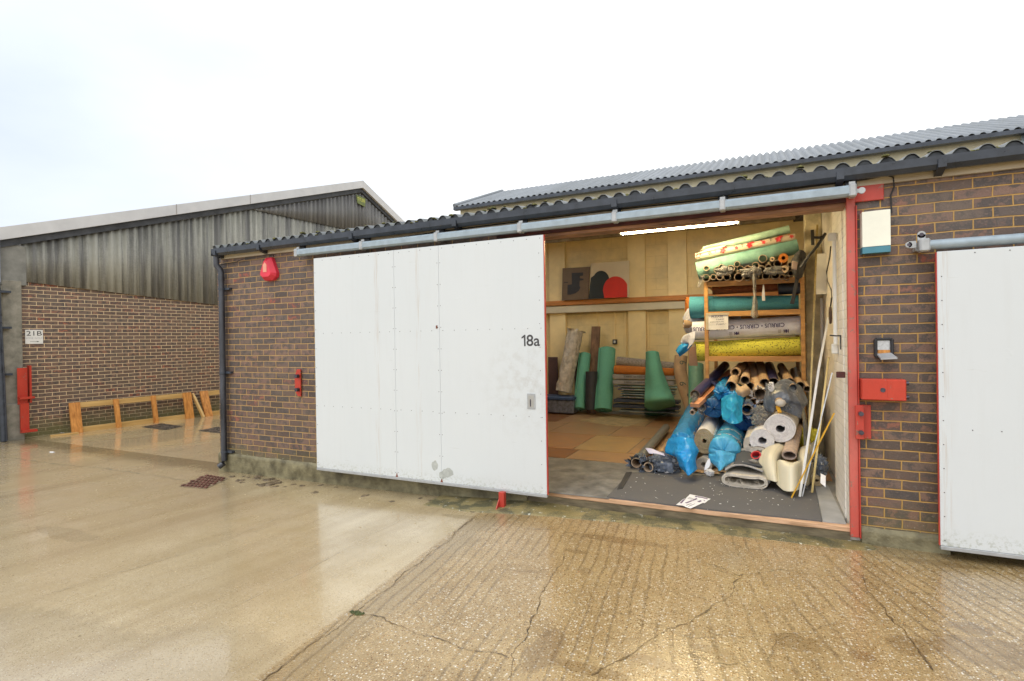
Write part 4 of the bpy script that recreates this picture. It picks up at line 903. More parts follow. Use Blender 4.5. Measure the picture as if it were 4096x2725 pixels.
# white box over the right brick pier
a_ = at(*q7(678, 300), -.10); c_ = at(*q7(916, 600), -.10)
x0, x1, z0, z1 = a_.x, c_.x, c_.z, a_.z+.01
A = thing('security_light', ((x0+x1)/2, 0, z0), 'white casing with teal bottom strip on the brick right of the red post', 'alarm siren')
m_ = MB(); N_ = 12
pf = [(x0, -.002)]+[(x0+.006+(x1-x0-.012)*i/N_, -.075-.025*math.sin(math.pi*(.1+.5*i/N_))) for i in range(N_+1)]+[(x1, -.002)]
m_.prism([(x, y, z0+.05) for x, y in pf], (0, 0, z1-z0-.05)); m_.build('casing', mWhiteBox, A, smooth=40)
m_ = MB(); m_.prism([(x*.994+.006*(x0+x1)/2, y*.97, z0) for x, y in pf], (0, 0, .0495)); m_.build('bottom_trim', mTealTrim, A, smooth=40)
for k in (.05, .19, .23, .27): MB().cyl((x1-.02, -.088, z1-k), (x1-.02, -.098, z1-k), .004, 8).build('screw', mBolt, A)
# cable over the fascia
pts = [(690, 577, -.04), (850, 558, -.045), (1000, 535, -.045), (1180, 512, -.045), (1400, 485, -.045), (1660, 456, -.045), (1900, 425, -.045), (1990, 414, -.045), (2040, 404, -.045), (2056, 408, -.04), (2058, 430, -.02), (2050, 450, -.015), (2052, 490, -.012)]
m_ = MB(); m_.path([at(*x) for x in pts], .0055, 6); m_.build('power_cable', mInk, smooth=60, label='thin black cable clipped along the pale fascia above the door track', cat='cable')
m_ = MB(); m_.path([at(*x) for x in [(505, 610, -.012), (545, 603, -.03), (560, 596, -.035), (590, 592, -.035), (615, 586, -.035), (630, 588, -.03), (627, 600, -.02)]], .0045, 6); m_.build('alarm_cable', mInk, smooth=60, label='loose thin black cable looping under the eaves to the red alarm box', cat='cable')
# key safe
p = at(2034, 801, -.03); A = thing('key_safe', (p.x, 0, p.z-.1), 'small open black key safe with fallen silver front on the brick pier', 'key safe')
w_, h_ = .052, .07
m_ = MB()
for s_ in (-1, 1): m_.bbox(p.x+s_*w_-.010, p.x+s_*w_+.010, -.055, -.001, p.z-h_+.0, p.z+h_, .006)
m_.bbox(p.x-w_, p.x+w_, -.055, -.001, p.z+h_-.012, p.z+h_+.008, .006); m_.bbox(p.x-w_, p.x+w_, -.055, -.001, p.z-h_-.01, p.z-h_+.008, .006)
m_.build('housing', mInk, A)
MB().box(p.x-w_+.011, p.x+w_-.011, -.03, -.002, p.z-.015, p.z+h_-.014).build('back_plate', mSilver, A)
MB().box(p.x-w_+.011, p.x+w_-.011, -.032, -.002, p.z-.045, p.z-.016).build('key_tag', mPineO, A)
m_ = MB(); m_.prism([(p.x-w_+.005, -.055, p.z-h_+.014), (p.x+w_-.01, -.055, p.z-h_+.022), (p.x+w_+.02, -.11, p.z-h_-.012), (p.x-w_+.02, -.11, p.z-h_-.018)], (0, 0, .012)); m_.build('front_flap', M('chrome_grey', (.40, .41, .43), .35, .1, 9, 0, metal=.3), A)
# red lock box and hasp
a_ = at(1983, 873, -.13); c_ = at(2087, 924, -.13)
A = thing('lock_box', ((a_.x+c_.x)/2, 0, c_.z), 'red steel padlock box on the brick beside the red door post', 'lock box')
MB().bbox(a_.x, c_.x, -.13, -.012, c_.z, a_.z, .006).build('casing', mSteel, A)
MB().bbox(a_.x+.004, c_.x-.12, -.134, -.1302, c_.z+.006, a_.z-.004, .0015).build('cover_plate', mSteel, A)
MB().cyl((a_.x+.135, -.1345, (a_.z+c_.z)/2), (a_.x+.135, -.138, (a_.z+c_.z)/2), .017, 16).build('keyhole', mBolt, A)
for dz in (-.055, .05): MB().cyl((c_.x-.001, -.07, (a_.z+c_.z)/2+dz), (c_.x+.026, -.07, (a_.z+c_.z)/2+dz), .017, 14).build('bolt', mBolt, A, smooth=40)
a_ = at(1982, 932, -.035); c_ = at(2006, 1011, -.035)
A = thing('hasp_plate', ((a_.x+c_.x)/2, 0, c_.z), 'upright red steel plate with two dark bolts under the lock box', 'bracket')
MB().bbox(a_.x-.02, c_.x, -.030, -.012, c_.z, a_.z, .003).build('plate', mRed, A); MB().bbox(a_.x-.045, a_.x+.012, -.086, -.0635, c_.z+.002, a_.z, .003).build('strap', mRed, A)
for dz in (.07, -.075): MB().cyl((a_.x-.01, -.087, (a_.z+c_.z)/2+dz), (a_.x-.01, -.115, (a_.z+c_.z)/2+dz), .0175, 14).build('bolt', mBolt, A, smooth=40)
p = at(1950, 863, .1); MB().bbox(-.30, -.236, .09, .11, p.z-.025, p.z+.025, .004).build('latch_bar', mRedDark, label='dark red latch bar sticking out of the inner face of the doorway', cat='latch')
# rubble
rk = [(2025, 1251, .035), ]
for i, (x, y, r_) in enumerate(rk):
    p = atz(x, y, gz(.1)); m_ = MB()
    m_.grid(lambda u, v: p+Vector((math.cos(u*6.283)*math.sin(v*3.1416), math.sin(u*6.283)*math.sin(v*3.1416), .7*math.cos(v*3.1416)+.5))*r_*(1+.45*nz((math.cos(u*6.283)*2, v*3, math.sin(u*6.283)*2), 1.1, 4)), 14, 9)
    m_.build('broken_stone', mStone, label='broken pale stone lying at the foot of the brick pier', cat='stone')
mm = MB(); rnd = random.Random(5)
def lump(m_, c, r_, seed, fl=.45):
    b0 = len(m_.v); N_, K_ = 10, 5
    vs = []
    for a in range(K_+1):
        for k in range(N_):
            th = math.pi*.5*a/K_; d_ = Vector((math.cos(k*.6283)*math.cos(th), math.sin(k*.6283)*math.cos(th), math.sin(th)*fl))
            vs.append(c+d_*r_*(1+.7*nz(d_, 1.7, seed)+.3*nz(d_, 5, seed)))
    m_.add(vs, [(a*N_+k, a*N_+(k+1) % N_, (a+1)*N_+(k+1) % N_, (a+1)*N_+k) for a in range(K_) for k in range(N_)])
for i in range(46):
    x = rnd.uniform(-7.3, -3.4); y = -rnd.uniform(.03, .38)
    lump(mm, Vector((x, y, gz(x)-.004)), rnd.uniform(.012, .05), i, .25)
for x, y in ((620, 1102), (634, 1110), (612, 1114), (590, 1098), (555, 1108)):
    for k in range(5):
        p = atz(x+rnd.uniform(-12, 12), y+rnd.uniform(-4, 4), gz(-6)); lump(mm, Vector((p.x, p.y, gz(p.x)-.004)), rnd.uniform(.02, .06), x+k, .35)
mm.build('silt', mMud, smooth=180, kind='stuff', label='mud and silt gathered along the foot of the brick wall', cat='mud')
mm = MB(); rnd = random.Random(9)
for i in range(220):
    x = rnd.uniform(-9, 1.6); y = -abs(rnd.gauss(0, .9))-.25 if rnd.random() < .6 else rnd.uniform(-3.6, -.3)
    lump(mm, Vector((x, y, gz(x)-.001)), rnd.uniform(.003, .010), i, .6)
mm.build('grit', M('grit', (.45, .36, .22), .7, .5, 60, .2, 60), smooth=180, kind='stuff', label='scattered grit and small pebbles on the wet concrete', cat='gravel')
mm = MB()
for i in range(22):
    p = atz(823+rnd.gauss(0, 7), 1411+rnd.gauss(0, 2.5), gz(-3)); lump(mm, Vector((p.x, p.y, gz(p.x)-.002)), rnd.uniform(.006, .016), i, .8)
mm.build('weed_tuft', M('weed', (.07, .085, .03), .9, .3, 40, .5, 60), smooth=180, label='tuft of green moss where the slab joints meet', cat='moss')
for i, (x, y, a, lab) in enumerate([(120, 1042, .05, 'white scrap of litter on the wet yard before the concrete post'), (140, 997, .06, 'small white paper scrap at the foot of the brick warehouse')]):
    p = atz(x, y, gz(-12)); MB().grid(lambda u, v: Vector((p.x+(u-.5)*a*2.2, p.y+(v-.5)*a, gz(p.x)+.008+.01*nz((u*3, v*3, i), 1))), 8, 4).build('litter', mPaper, label=lab, cat='litter', thick=.001)

# ------------------------------------------------------------------ inside the unit
lampM = bpy.data.materials.new('lit_tube'); lampM.use_nodes = True; n = NT(lampM.node_tree)
n.out(n.n('ShaderNodeEmission', None, Color=(1, .78, .42, 1), Strength=LAMP).outputs[0])
LY = 1.90
a_ = at(1428, 533, LY); b_ = at(1703, 506, LY); zl = (a_.z+b_.z)/2
Lp = thing('fluorescent_lamp', ((a_.x+b_.x)/2, LY, zl), 'lit twin tube fluorescent lamp hanging under the roof inside the doorway', 'lamp')
MB().bbox(a_.x, b_.x, LY-.06, LY+.06, zl+.028, zl+.085, .01).build('batten', mWhite, Lp)
MB().cyl((a_.x+.02, LY+.06, zl), (b_.x-.12, LY+.06, zl), .032, 16).build('lit_tube', lampM, Lp, smooth=60)
MB().cyl((a_.x+.12, LY-.10, zl-.028), (b_.x-.02, LY-.10, zl-.028), .032, 16).build('lit_tube', lampM, Lp, smooth=60)
for x in (a_.x+.005, b_.x-.02):
    MB().box(x, x+.014, LY-.12, LY+.09, zl-.04, zl+.027).build('end_cap', mWhite, Lp)
# floor coverings
def floor_poly(px, name, mt, h, **tg):
    P = [atz(x, y, FZ) for x, y in px]; P = [Vector((q_.x, q_.y, FZ+h)) for q_ in P]
    return MB().prism([q_-Vector((0, 0, h-.0005)) for q_ in P], (0, 0, h-.0005)).build(name, mt, **tg)
mMat = speckle('mat_charcoal', (.10, .10, .105), (.45, .44, .44), 22, .71, .95, .5, col2=(.12, .115, .11))
ys_ = [atz(*q9(600, y), FZ).y for y in (915, 790, 595, 455, 320)]+[5.5]
mT = [M('board_tan', (.42, .26, .14), .36, .12, 5, .08, 50), M('board_orange', (.42, .225, .11), .36, .12, 5, .08, 50), M('board_brown', (.27, .12, .05), .36, .15, 5, .08, 50), M('board_pale', (.46, .31, .15), .36, .12, 5, .08, 50)]
m_ = MB(); rnd = random.Random(11)
for j, (ya, yb) in enumerate(zip(ys_[:-1], ys_[1:])):
    xe = [-7.15, -6.1, -5.0, -4.03, -3.13, -2.05, -1.0, -.2] if j % 2 == 0 else [-7.15, -6.3, -5.3, -4.25, -3.35, -2.6, -1.55, -.2]
    xe = [x_+rnd.uniform(-.12, .12) if 0 < i < len(xe)-1 else x_ for i, x_ in enumerate(xe)]
    for i, (xa, xb) in enumerate(zip(xe[:-1], xe[1:])):
        m_.bbox(xa+.008, xb-.008, ya+.010, yb-.010, FZ+.0005, FZ+.006+.001*rnd.random(), .0015, mi=[0, 1, 0, 2, 0, 3, 1, 2, 0, 0, 1, 3][(i*5+j*3) % 12])
m_.build('floor_boards', mT, kind='structure')
floor_poly([(1410, 958), (1530, 955), (1500, 966), (1445, 984), (1400, 980), (1330, 968)], 'floor_sheet', M('sheet_tan', (.50, .38, .20), .5, .25, 7, .1, 40), .010, kind='structure')
floor_poly([(1256, 1056), (1340, 1062), (1456, 1072), (1640, 1090), (1400, 1149), (1256, 1134)], 'grey_mat', M('mat_grey', (.19, .19, .19), .45, .35, 5, .15, 50, col2=(.30, .29, .27)), .008, label='worn grey vinyl sheet on the floor inside the doorway', cat='floor mat')
floor_poly([(1450, 1090), (1540, 1092), (1700, 1104), (1875, 1118), (1893, 1203), (1640, 1176), (1397, 1147)], 'carpet_mat', mMat, .014, label='large charcoal carpet mat with pale specks behind the threshold', cat='carpet mat')
floor_poly([(1876, 1118), (1905, 1118), (1948, 1208), (1894, 1203)], 'vinyl_strip', M('mat_grey_light', (.36, .37, .38), .45, .15, 5, .15, 50), .010, label='light grey vinyl strip on the floor along the painted wall', cat='floor mat')
floor_poly([(1441, 1091), (1455, 1090), (1434, 1128), (1421, 1130)], 'tape_strip', mInk, .019, label='short black tape strip across the edge of the charcoal mat', cat='tape')
# lint and clippings on the mat
rnd = random.Random(77); mm = MB()
for i in range(64):
    x = rnd.uniform(-2.1, -.45); y = rnd.uniform(.12, 1.0) if rnd.random() < .8 else rnd.uniform(1.0, 1.6)
    p = Vector((x, y, FZ+.014)); a = rnd.uniform(0, 6.28); l_ = rnd.uniform(.003, .010)
    mm.prism([p+Vector((math.cos(a)*l_, math.sin(a)*l_, 0)), p+Vector((-math.sin(a)*l_*.5, math.cos(a)*l_*.5, 0)), p-Vector((math.cos(a)*l_, math.sin(a)*l_, 0)), p+Vector((math.sin(a)*l_*.4, -math.cos(a)*l_*.4, 0))], (0, 0, .003))
mm.build('lint', mPaper, kind='stuff', label='white lint and clippings scattered over the charcoal mat', cat='lint')
# leaflets
lf = [([(0, 0), (.30, .02), (.31, .21), (.01, .20)], .25), ([(0, 0), (.21, 0), (.21, .297), (0, .297)], 1.2)]
def leaflet(px, lab, sd, printed=True):
    P = [atz(x, y, FZ) for x, y in px]; A = thing('leaflet', (P[0].x, P[0].y, FZ+.015), lab, 'leaflet', None)
    def bl(u, v, h=0): 
        q_ = (P[0]*(1-u)+P[1]*u)*(1-v)+(P[3]*(1-u)+P[2]*u)*v; return Vector((q_.x, q_.y, FZ+.016+sd*.0022+h+.012*max(0, nz((u*2, v*2, sd), 1, 7))))
    MB().grid(lambda u, v: bl(u, v), 10, 8).build('sheet', mPaper, A, thick=.0006)
    if printed:
        for (u0, u1, v0, v1, mt) in ((.30, .90, .08, .24, mPurple), (.1, .4, .5, .55, mInk), (.1, .5, .68, .72, mInk), (.72, .9, .55, .75, mPurple)): MB().grid(lambda u, v: bl(u0+(u1-u0)*u, v0+(v1-v0)*v, .0012), 6, 3).build('print', mt, A)
leaflet([(1556, 1166), (1575, 1152), (1600, 1158), (1586, 1172)], 'white leaflet at the back left of the small pile on the charcoal mat', 0)
leaflet([(1588, 1142), (1636, 1153), (1622, 1163), (1574, 1158)], 'white leaflet with dark print at the back right of the pile on the mat', 1)
leaflet([(1560, 1168), (1606, 1150), (1624, 1160), (1590, 1176)], 'white and purple leaflet on top of the pile on the charcoal mat', 2)

# ---- helpers for rolls
def basis(a, b):
    d = (b-a).normalized(); sd = d.cross(Vector((0, 0, 1)))
    if sd.length < .05: sd = Vector((1, 0, 0))
    sd.normalize(); return d, sd, sd.cross(d)
def tube(name, p0, p1, r, mt, mti=None, wt=.006, n=28, **tg):
    d, sd, u = basis(p0, p1); L_ = (p1-p0).length; m_ = MB()
    def rg(p, rr): return [p+(sd*math.cos(6.28319*i/n)+u*math.sin(6.28319*i/n))*rr for i in range(n)]
    vs = rg(p0, r)+rg(p1, r)+rg(p0, r-wt)+rg(p1, r-wt)
    m_.add(vs, [(i, (i+1) % n, n+(i+1) % n, n+i) for i in range(n)]+[(n+i, n+(i+1) % n, 3*n+(i+1) % n, 3*n+i) for i in range(n)], 0)
    m_.add(vs, [(2*n+i, 3*n+i, 3*n+(i+1) % n, 2*n+(i+1) % n) for i in range(n)]+[(i, 2*n+i, 2*n+(i+1) % n, (i+1) % n) for i in range(n)], 1)
    # drop the duplicated vertex block
    m_.f = [f if max(f) < 4*n else tuple(k-4*n for k in f) for f in m_.f]; m_.v = m_.v[:4*n]
    return m_.build(name, [mt, mti or mKraftIn], tg.pop('parent', None), smooth=40, origin=None, **tg)
def spiral(name, p0, p1, ro, ri, turns, mt, mte, sx=1., sy=1., seed=1, gap=.14, wob=.02, seg=34, tail=0., rows=8, **tg):
    d, sd, u = basis(p0, p1); m_ = MB(); N_ = int(turns*seg); pit = (ro-ri)/turns; t_ = pit*(1-gap); L_ = (p1-p0).length
    def pt(k, o_, v):
        th = 2*math.pi*k/seg+.6; rr = ri+pit*k/seg+o_
        rr *= 1+wob*nz((math.cos(th)*1.3, math.sin(th)*1.3, k/seg*.35), 1.2, seed)*2
        jit = .0
        return p0+d*(L_*v+(.006*nz((k*.11, o_*40, 0), 1, seed) if v == 0 else 0))+sd*math.cos(th)*rr*sx+u*math.sin(th)*rr*sy
    vs = []; W = 4
    for k in range(N_+1): vs += [pt(k, 0, 0), pt(k, t_, 0), pt(k, t_, 1), pt(k, 0, 1)]
    m_.add(vs, [(4*k+1, 4*k+5, 4*k+6, 4*k+2) for k in range(N_)], 0)
    nb = len(m_.v)
    m_.f += [(4*k, 4*k+4, 4*k+5, 4*k+1) for k in range(N_)]+[(4*k, 4*k+3, 4*k+7, 4*k+4) for k in range(N_)]+[(4*k+2, 4*k+6, 4*k+7, 4*k+3) for k in range(N_)]+[(0, 1, 2, 3), (4*N_, 4*N_+3, 4*N_+2, 4*N_+1)]
    m_.mi += [1]*(3*N_+2)
    return m_.build(name, [mt, mte], tg.pop('parent', None), smooth=40, **tg)
def sleeve(name, p0, p1, r, mt, seed=1, amp=.012, front='tuck', flare=.3, sx=1, sy=1, parent=None, drop=.0, nu=64, nv=60, ext=.12, **tg):
    """crinkled wrapping round a roll; runs past the front end p0"""
    d, sd, u = basis(p0, p1); L_ = (p1-p0).length
    def fn(a, v):
        th = a*6.28319; s_ = v*(L_+ext)-ext
        c = Vector((math.cos(th), math.sin(th), 0)); rr = r+amp*.35
        if s_ < 0:
            k = -s_/ext
            if front == 'tuck': rr *= max(.02, (1-k**1.6))
            else: rr *= 1+flare*k*(1+.6*math.sin(th*3+seed))
            s2 = s_*(.55 if front == 'tuck' else 1)
        else: k = 0; s2 = s_
        q_ = (c.x*2, c.y*2, s2*4)
        fold = nz(q_, 1.6, seed)+.5*nz(q_, 4.5, seed+2)
        rr += amp*fold*(1+3.*k)
        return p0+d*(s2+.04*k*nz(q_, 2, seed+5))+sd*c.x*rr*sx+u*(c.y*rr*sy)-Vector((0, 0, drop*k*k))
    return MB().grid(fn, nu, nv).build(name, mt, parent, smooth=180, **tg)
def fl(q, cx, cy, rpx):                     # centre of a roll end that rests on the floor
    r = .1
    for _ in range(12): P = atz(*q(cx, cy), FZ+.012+r); r = pr(P, rpx*.2569)
    return P, r
def up(q, cx, cy, Y, rpx): P = at(*q(cx, cy), Y); return P, pr(P, rpx*.2569)
def wrap_text(name, body, p0, p1, r, ang, h, t0, t1, mt, parent, flip=False, bold=0.):
    """lettering bent round a roll: along the axis p0->p1 between t0 and t1, centred at angle ang"""
    d, sd, u = basis(p0, p1); L_ = (p1-p0).length
    vs, fs, wd_, ht = text_mesh(body, 1., bold); out = []
    for v in vs:
        a = v.x/wd_; b = v.y/ht-.5
        if flip: a = 1-a; b = -b
        th = ang+b*h/r; out.append(p0+d*(L_*(t0+(t1-t0)*a))+sd*math.cos(th)*(r+.0025)+u*math.sin(th)*(r+.0025))
    return MB().add(out, fs).build(name, mt, parent)

# ---- shelf rack
YR = 2.40
xl = at(*q5(505, 1000), YR).x; xr = at(*q5(1369, 1000), YR).x
zb = [at(*q5(940, y), YR).z for y in (1424, 1014, 736)]
K = thing('shelf_rack', ((xl+xr)/2, 3., FZ), 'tall pine shelf rack loaded with carpet underlay rolls', 'shelf rack')
pw = .046
for x in (xl, xr):
    for y, h_ in ((YR, zb[2]+.03), (3.75, zb[2]+.03)): MB().bbox(x-pw/2, x+pw/2, y-pw/2, y+pw/2, FZ, h_, .002).build('post', mPine, K)
for z in zb:
    for y in (YR+.0, 3.75): MB().bbox(xl+pw/2+.001, xr-pw/2-.001, y-.02, y+.02, z-.033, z+.033, .002).build('shelf_beam', mPine, K)
    MB().bbox(xl-pw/2, xr+pw/2, YR+.027, 3.72, z+.0, z+.03, .002).build('shelf', mPine, K)
# rolls lying on the shelves
def roll_lr(name, lx, ly, rx, ry, Yf, rpx, rpx2, mt, lab, cat='underlay roll', ends=None, turns=5, q=q5):
    P0 = at(*q(lx, ly), Yf); r0 = pr(P0, rpx*.2569); P0 = at(*q(lx, ly), Yf+r0); P1 = at(*q(rx, ry), Yf+r0); r1 = pr(P1, rpx2*.2569)
    A = thing(name, (P0+P1)/2-Vector((0, 0, r0)), lab, cat)
    d, sd, u = basis(P0, P1); L_ = (P1-P0).length
    def fn(a, v):
        th = a*6.28319; rr = r0+(r1-r0)*v; rr *= 1+.02*nz((math.cos(th), math.sin(th), v*4), 1.5, lx)
        return P0+d*L_*v+(sd*math.cos(th)+u*math.sin(th))*rr
    MB().grid(fn, 48, 24).build('outer_layer', mt, A, smooth=180)
    spiral('end_spiral', P0+d*.012, P0+d*.3, r0*.96, r0*.30, turns, mt, ends or mt, parent=A)
    return A, P0, P1, r0, r1
Yf = YR+.04
A, a_, b_, ra, rb = roll_lr('underlay_roll', 425, 1362, 1345, 1312, Yf, 82, 78, mYellow, 'speckled yellow underlay roll on the lowest shelf of the rack')
d, sd, u = basis(a_, b_); L_ = (b_-a_).length
MB().grid(lambda x, v: a_-d*.03+d*(L_+.04)*x+(sd*math.cos(1.1+1.45*(1-v))+u*math.sin(1.1+1.45*(1-v)))*(ra+(rb-ra)*x+.010+.004*nz((x*4, v, 0), 2)), 40, 10).build('loose_flap', mYellow, A, thick=.008, smooth=180)
A, a_, b_, ra, rb = roll_lr('wrapped_roll', 388, 1172, 1335, 1125, Yf, 86, 84, mPlasticW, 'white plastic wrapped roll printed CIRRUS between the yellow and teal rolls')
sleeve('wrapping', b_+Vector((.02, 0, 0)), a_, rb*1.01, mPlasticW, 4, .006, 'tuck', parent=A, ext=.06)
# angle facing the camera: find it
d, sd, u = basis(a_, b_)
def face_ang(P, dz): return math.atan2(dz*u.z, -sd.y) if sd.y < 0 else math.atan2(dz*u.z, -sd.y)
an = math.atan2(.12, -sd.y)
for t0, t1, tx in ((.0, .10, 'US'), (.37, .50, 'CI.'), (.535, .735, 'CIRRUS'), (.775, .965, 'CIRRUS')): pass
wrap_text('print', 'CIRRUS \u2022 CIRRUS \u2022 CIRRUS \u2022 CIRRUS', a_, b_, ra*1.03+.003, an, .052, .01, .87, mPrint, A, flip=True, bold=.015)
for t in (.41, .86): wrap_text('print', 'HH', a_, b_, ra*1.03, an-.62 if sd.y < 0 else an+.62, .045, t, t+.045, mPrint, A, bold=.08)
for t in (.36, .81): wrap_text('print', 'illlilll', a_, b_, ra*1.03, an-.62, .05, t, t+.025, M('print_grey', (.25, .25, .32), .6, .1, 9, 0), A)
roll_lr('underlay_roll', 362, 965, 1330, 920, Yf, 100, 66, mTeal, 'thick teal underlay roll on the middle shelf of the rack')
roll_lr('carpet_roll', 560, 812, 1140, 775, Yf+.25, 38, 38, M('rust_carpet', (.28, .09, .04), .9, .2, 20, .4, 90), 'rust brown carpet roll pushed back under the top shelf', 'carpet roll')
roll_lr('carpet_roll', 1150, 800, 1340, 790, Yf+.2, 50, 50, mNavy, 'navy carpet roll at the right end of the middle shelf', 'carpet roll')
# sagging rolls on the very top
roll_lr('underlay_roll', 428, 640, 1325, 415, YR-.10, 84, 66, mTealTop, 'sea green underlay roll slanting along the front of the rack top')
A, a_, b_, ra, rb = roll_lr('vinyl_roll', 410, 512, 1300, 332, YR-.05, 32, 30, M('floral_ground', (.55, .46, .35), .5, .06, 6, 0), 'cream roll with red flower print slanting on top of the rack', 'vinyl roll')
d, sd, u = basis(a_, b_); L_ = (b_-a_).length; rnd = random.Random(2)
mFl = M('flower_red', (.50, .02, .03), .5, .15, 20, 0); mFg = M('flower_grey', (.16, .15, .12), .5, .1, 9, 0)
fa = math.pi if sd.y > 0 else 0
def flower(t, k, r_, mt):
    an_ = fa+(.25 if sd.y < 0 else -.25)+k; c0 = []
    for i in range(18):
        th = i/18*6.28319; rr = r_*(1+.28*math.sin(th*5+t*30)); e = an_+rr*math.sin(th)/ra
        c0.append(a_+d*(L_*t+rr*math.cos(th))+(sd*math.cos(e)+u*math.sin(e))*(ra*1.03+.003))
    MB().add(c0, [tuple(range(18))]).build('flower_print', mt, A)
for i, t in enumerate((.03, .29, .56, .84)): flower(t, -.1, .032, mFl); flower(t+.035, .55, .016, mFl); flower(t+.015, .5, .014, mFl)
for i, t in enumerate((.155, .43, .70, .965)): flower(t, -.1, .020, mFl); flower(t-.02, .5, .009, mFl); 
for t in (.215, .49, .77): flower(t, .45, .014, mFg); flower(t, -.1, .008, mFg)
roll_lr('vinyl_roll', 480, 452, 1250, 262, YR+.05, 34, 36, mTealPale, 'pale green quilted roll lying topmost on the rack', 'vinyl roll')
patch('curled_sheet', [[(448, 452, 2.35), (520, 418, 2.35), (630, 402, 2.4)], [(500, 445, 2.38), (560, 430, 2.4), (700, 395, 2.45)], [(418, 482, 2.33), (470, 470, 2.33), (640, 430, 2.38)]], mVinylCream, q=q5, nu=14, nv=10, label='curled cream sheet edge at the left tip of the topmost roll', cat='sheet')
# tube ends stacked on the top shelf
TL = [(505, 612, 26, 'red'), (500, 700, 36, 'pale'), (567, 690, 28, 'dark'), (600, 625, 30, 'dark'), (640, 600, 26, 'dark'), (625, 690, 30, 'clear'), (690, 690, 34, 'clear'), (725, 615, 34, 'gold'), (780, 575, 28, 'dark'), (795, 690, 42, 'pale'), (808, 615, 30, 'dark'), (878, 620, 34, 'magenta'), (870, 690, 32, 'dark'), (945, 585, 32, 'clear'), (940, 680, 36, 'dark'), (1010, 525, 38, 'pale'), (1000, 620, 34, 'dark'), (1040, 680, 36, 'clear'), (1095, 530, 22, 'white'), (1060, 600, 28, 'dark'), (1125, 675, 38, 'clear'), (1145, 570, 36, 'dark'), (1195, 520, 44, 'orange'), (1205, 620, 36, 'white'), (1185, 690, 26, 'pale'), (1262, 655, 28, 'gold'), (1260, 580, 26, 'dark'), (1230, 695, 24, 'dark')]
tm = {'red': (M('tube_red', (.45, .03, .06), .4, .1, 9, 0), mKraftP), 'pale': (mKraft, mKraftIn), 'dark': (M('tube_dark', (.07, .06, .055), .6, .3, 9, .1, 40), mKraftIn), 'clear': (M('tube_film', (.26, .25, .25), .25, .3, 9, .4, 30), mKraftIn), 'gold': (M('tube_gold', (.34, .26, .10), .4, .2, 9, .1, 40), mKraftIn), 'magenta': (M('tube_magenta', (.22, .03, .10), .4, .2, 9, .1, 40), mKraftP), 'white': (mPaper, mKraftP), 'orange': (mOrange, mOrange)}
tl_ = {'red': 'tube with a red rim at the left end of the top shelf', 'magenta': 'tube with a magenta rim in the middle of the top shelf', 'orange': 'tube packed with orange underlay near the right of the top shelf'}
G_ = 'tubes stacked on the top shelf of the rack'
gl = {'dark': 'dark ended cardboard tube in the stack on the top shelf', 'clear': 'tube end wrapped in clear film in the stack on the top shelf', 'pale': 'plain kraft cardboard tube in the stack on the top shelf', 'gold': 'brass coloured tube end in the stack on the top shelf', 'white': 'white capped tube end in the stack on the top shelf'}
ORD = ['first', 'second', 'third', 'fourth', 'fifth', 'sixth', 'seventh', 'eighth', 'ninth', 'tenth', 'eleventh', 'twelfth', 'thirteenth', 'fourteenth']
row_ = lambda y: 'bottom' if y > 645 else ('middle' if y > 582 else 'upper')
nm_ = {'dark': 'dark ended tube', 'clear': 'film wrapped tube', 'pale': 'plain kraft tube', 'gold': 'brass coloured tube', 'white': 'white capped tube', 'red': 'red rimmed tube', 'magenta': 'magenta rimmed tube', 'orange': 'tube stuffed with orange underlay'}
def tlab(i):
    r_ = sorted(t[0] for t in TL if row_(t[1]) == row_(TL[i][1])); return nm_[TL[i][3]]+', '+ORD[r_.index(TL[i][0])]+' from the left in the '+row_(TL[i][1])+' row'
for i, (x, y, rp, kd) in enumerate(TL):
    Yq = 2.26+.05*((i*7) % 4)/3; P, r = up(q5, x, y, Yq, rp); r *= .92
    mo, mi_ = tm[kd]
    o = tube('cardboard_tube', P, P+Vector((.02*((i*5) % 7-3)/3, 1.35, .01)), r, mo, mi_, wt=.005 if kd not in ('orange', 'white') else r*.6, n=22, label=tlab(i), cat='tube', group=G_)
# hanging film
mWad = film('film_wad', (.30, .30, .31), .42, .15)
for i, (x, y, rp, lab) in enumerate(((660, 640, 46, 'wad of clear film over the left tube ends on the top shelf'), (900, 645, 50, 'wad of clear film over the middle tube ends on the top shelf'), (1110, 635, 44, 'wad of clear film over the right tube ends on the top shelf'))):
    P, r = up(q5, x, y, 2.2, rp)
    def fn(u_, v_, P=P, r=r, i=i):
        d_ = Vector((math.cos(u_*6.283)*math.sin(v_*3.1416), math.sin(u_*6.283)*math.sin(v_*3.1416), math.cos(v_*3.1416))); return P+Vector((d_.x*1.5, d_.y*.5, d_.z*.8))*r*(1+.8*nz(d_, 1.6, i+60))
    MB().grid(fn, 36, 20).build('film_wad', mWad, smooth=180, label=lab, cat='plastic film')
patch('hanging_film', [[(905, 600, 2.2), (935, 590, 2.2), (960, 610, 2.2)], [(920, 700, 2.2), (935, 690, 2.17), (955, 705, 2.2)], [(925, 820, 2.2), (937, 820, 2.17), (950, 820, 2.2)], [(918, 930, 2.2), (940, 930, 2.14), (962, 930, 2.2)], [(902, 1040, 2.2), (938, 1070, 2.13), (970, 1040, 2.2)]], mClear, q=q5, nu=12, nv=40, amp=.012, sc=25, label='long twist of clear plastic film hanging from the top shelf', cat='plastic film')
patch('hanging_film', [[(425, 790, 2.2), (440, 790, 2.2)], [(440, 720, 2.2), (470, 730, 2.2)], [(455, 670, 2.18), (500, 690, 2.2)]], mClear, q=q5, nu=8, nv=20, amp=.012, sc=25, label='wisp of clear film hanging off the left end of the top shelf', cat='plastic film')
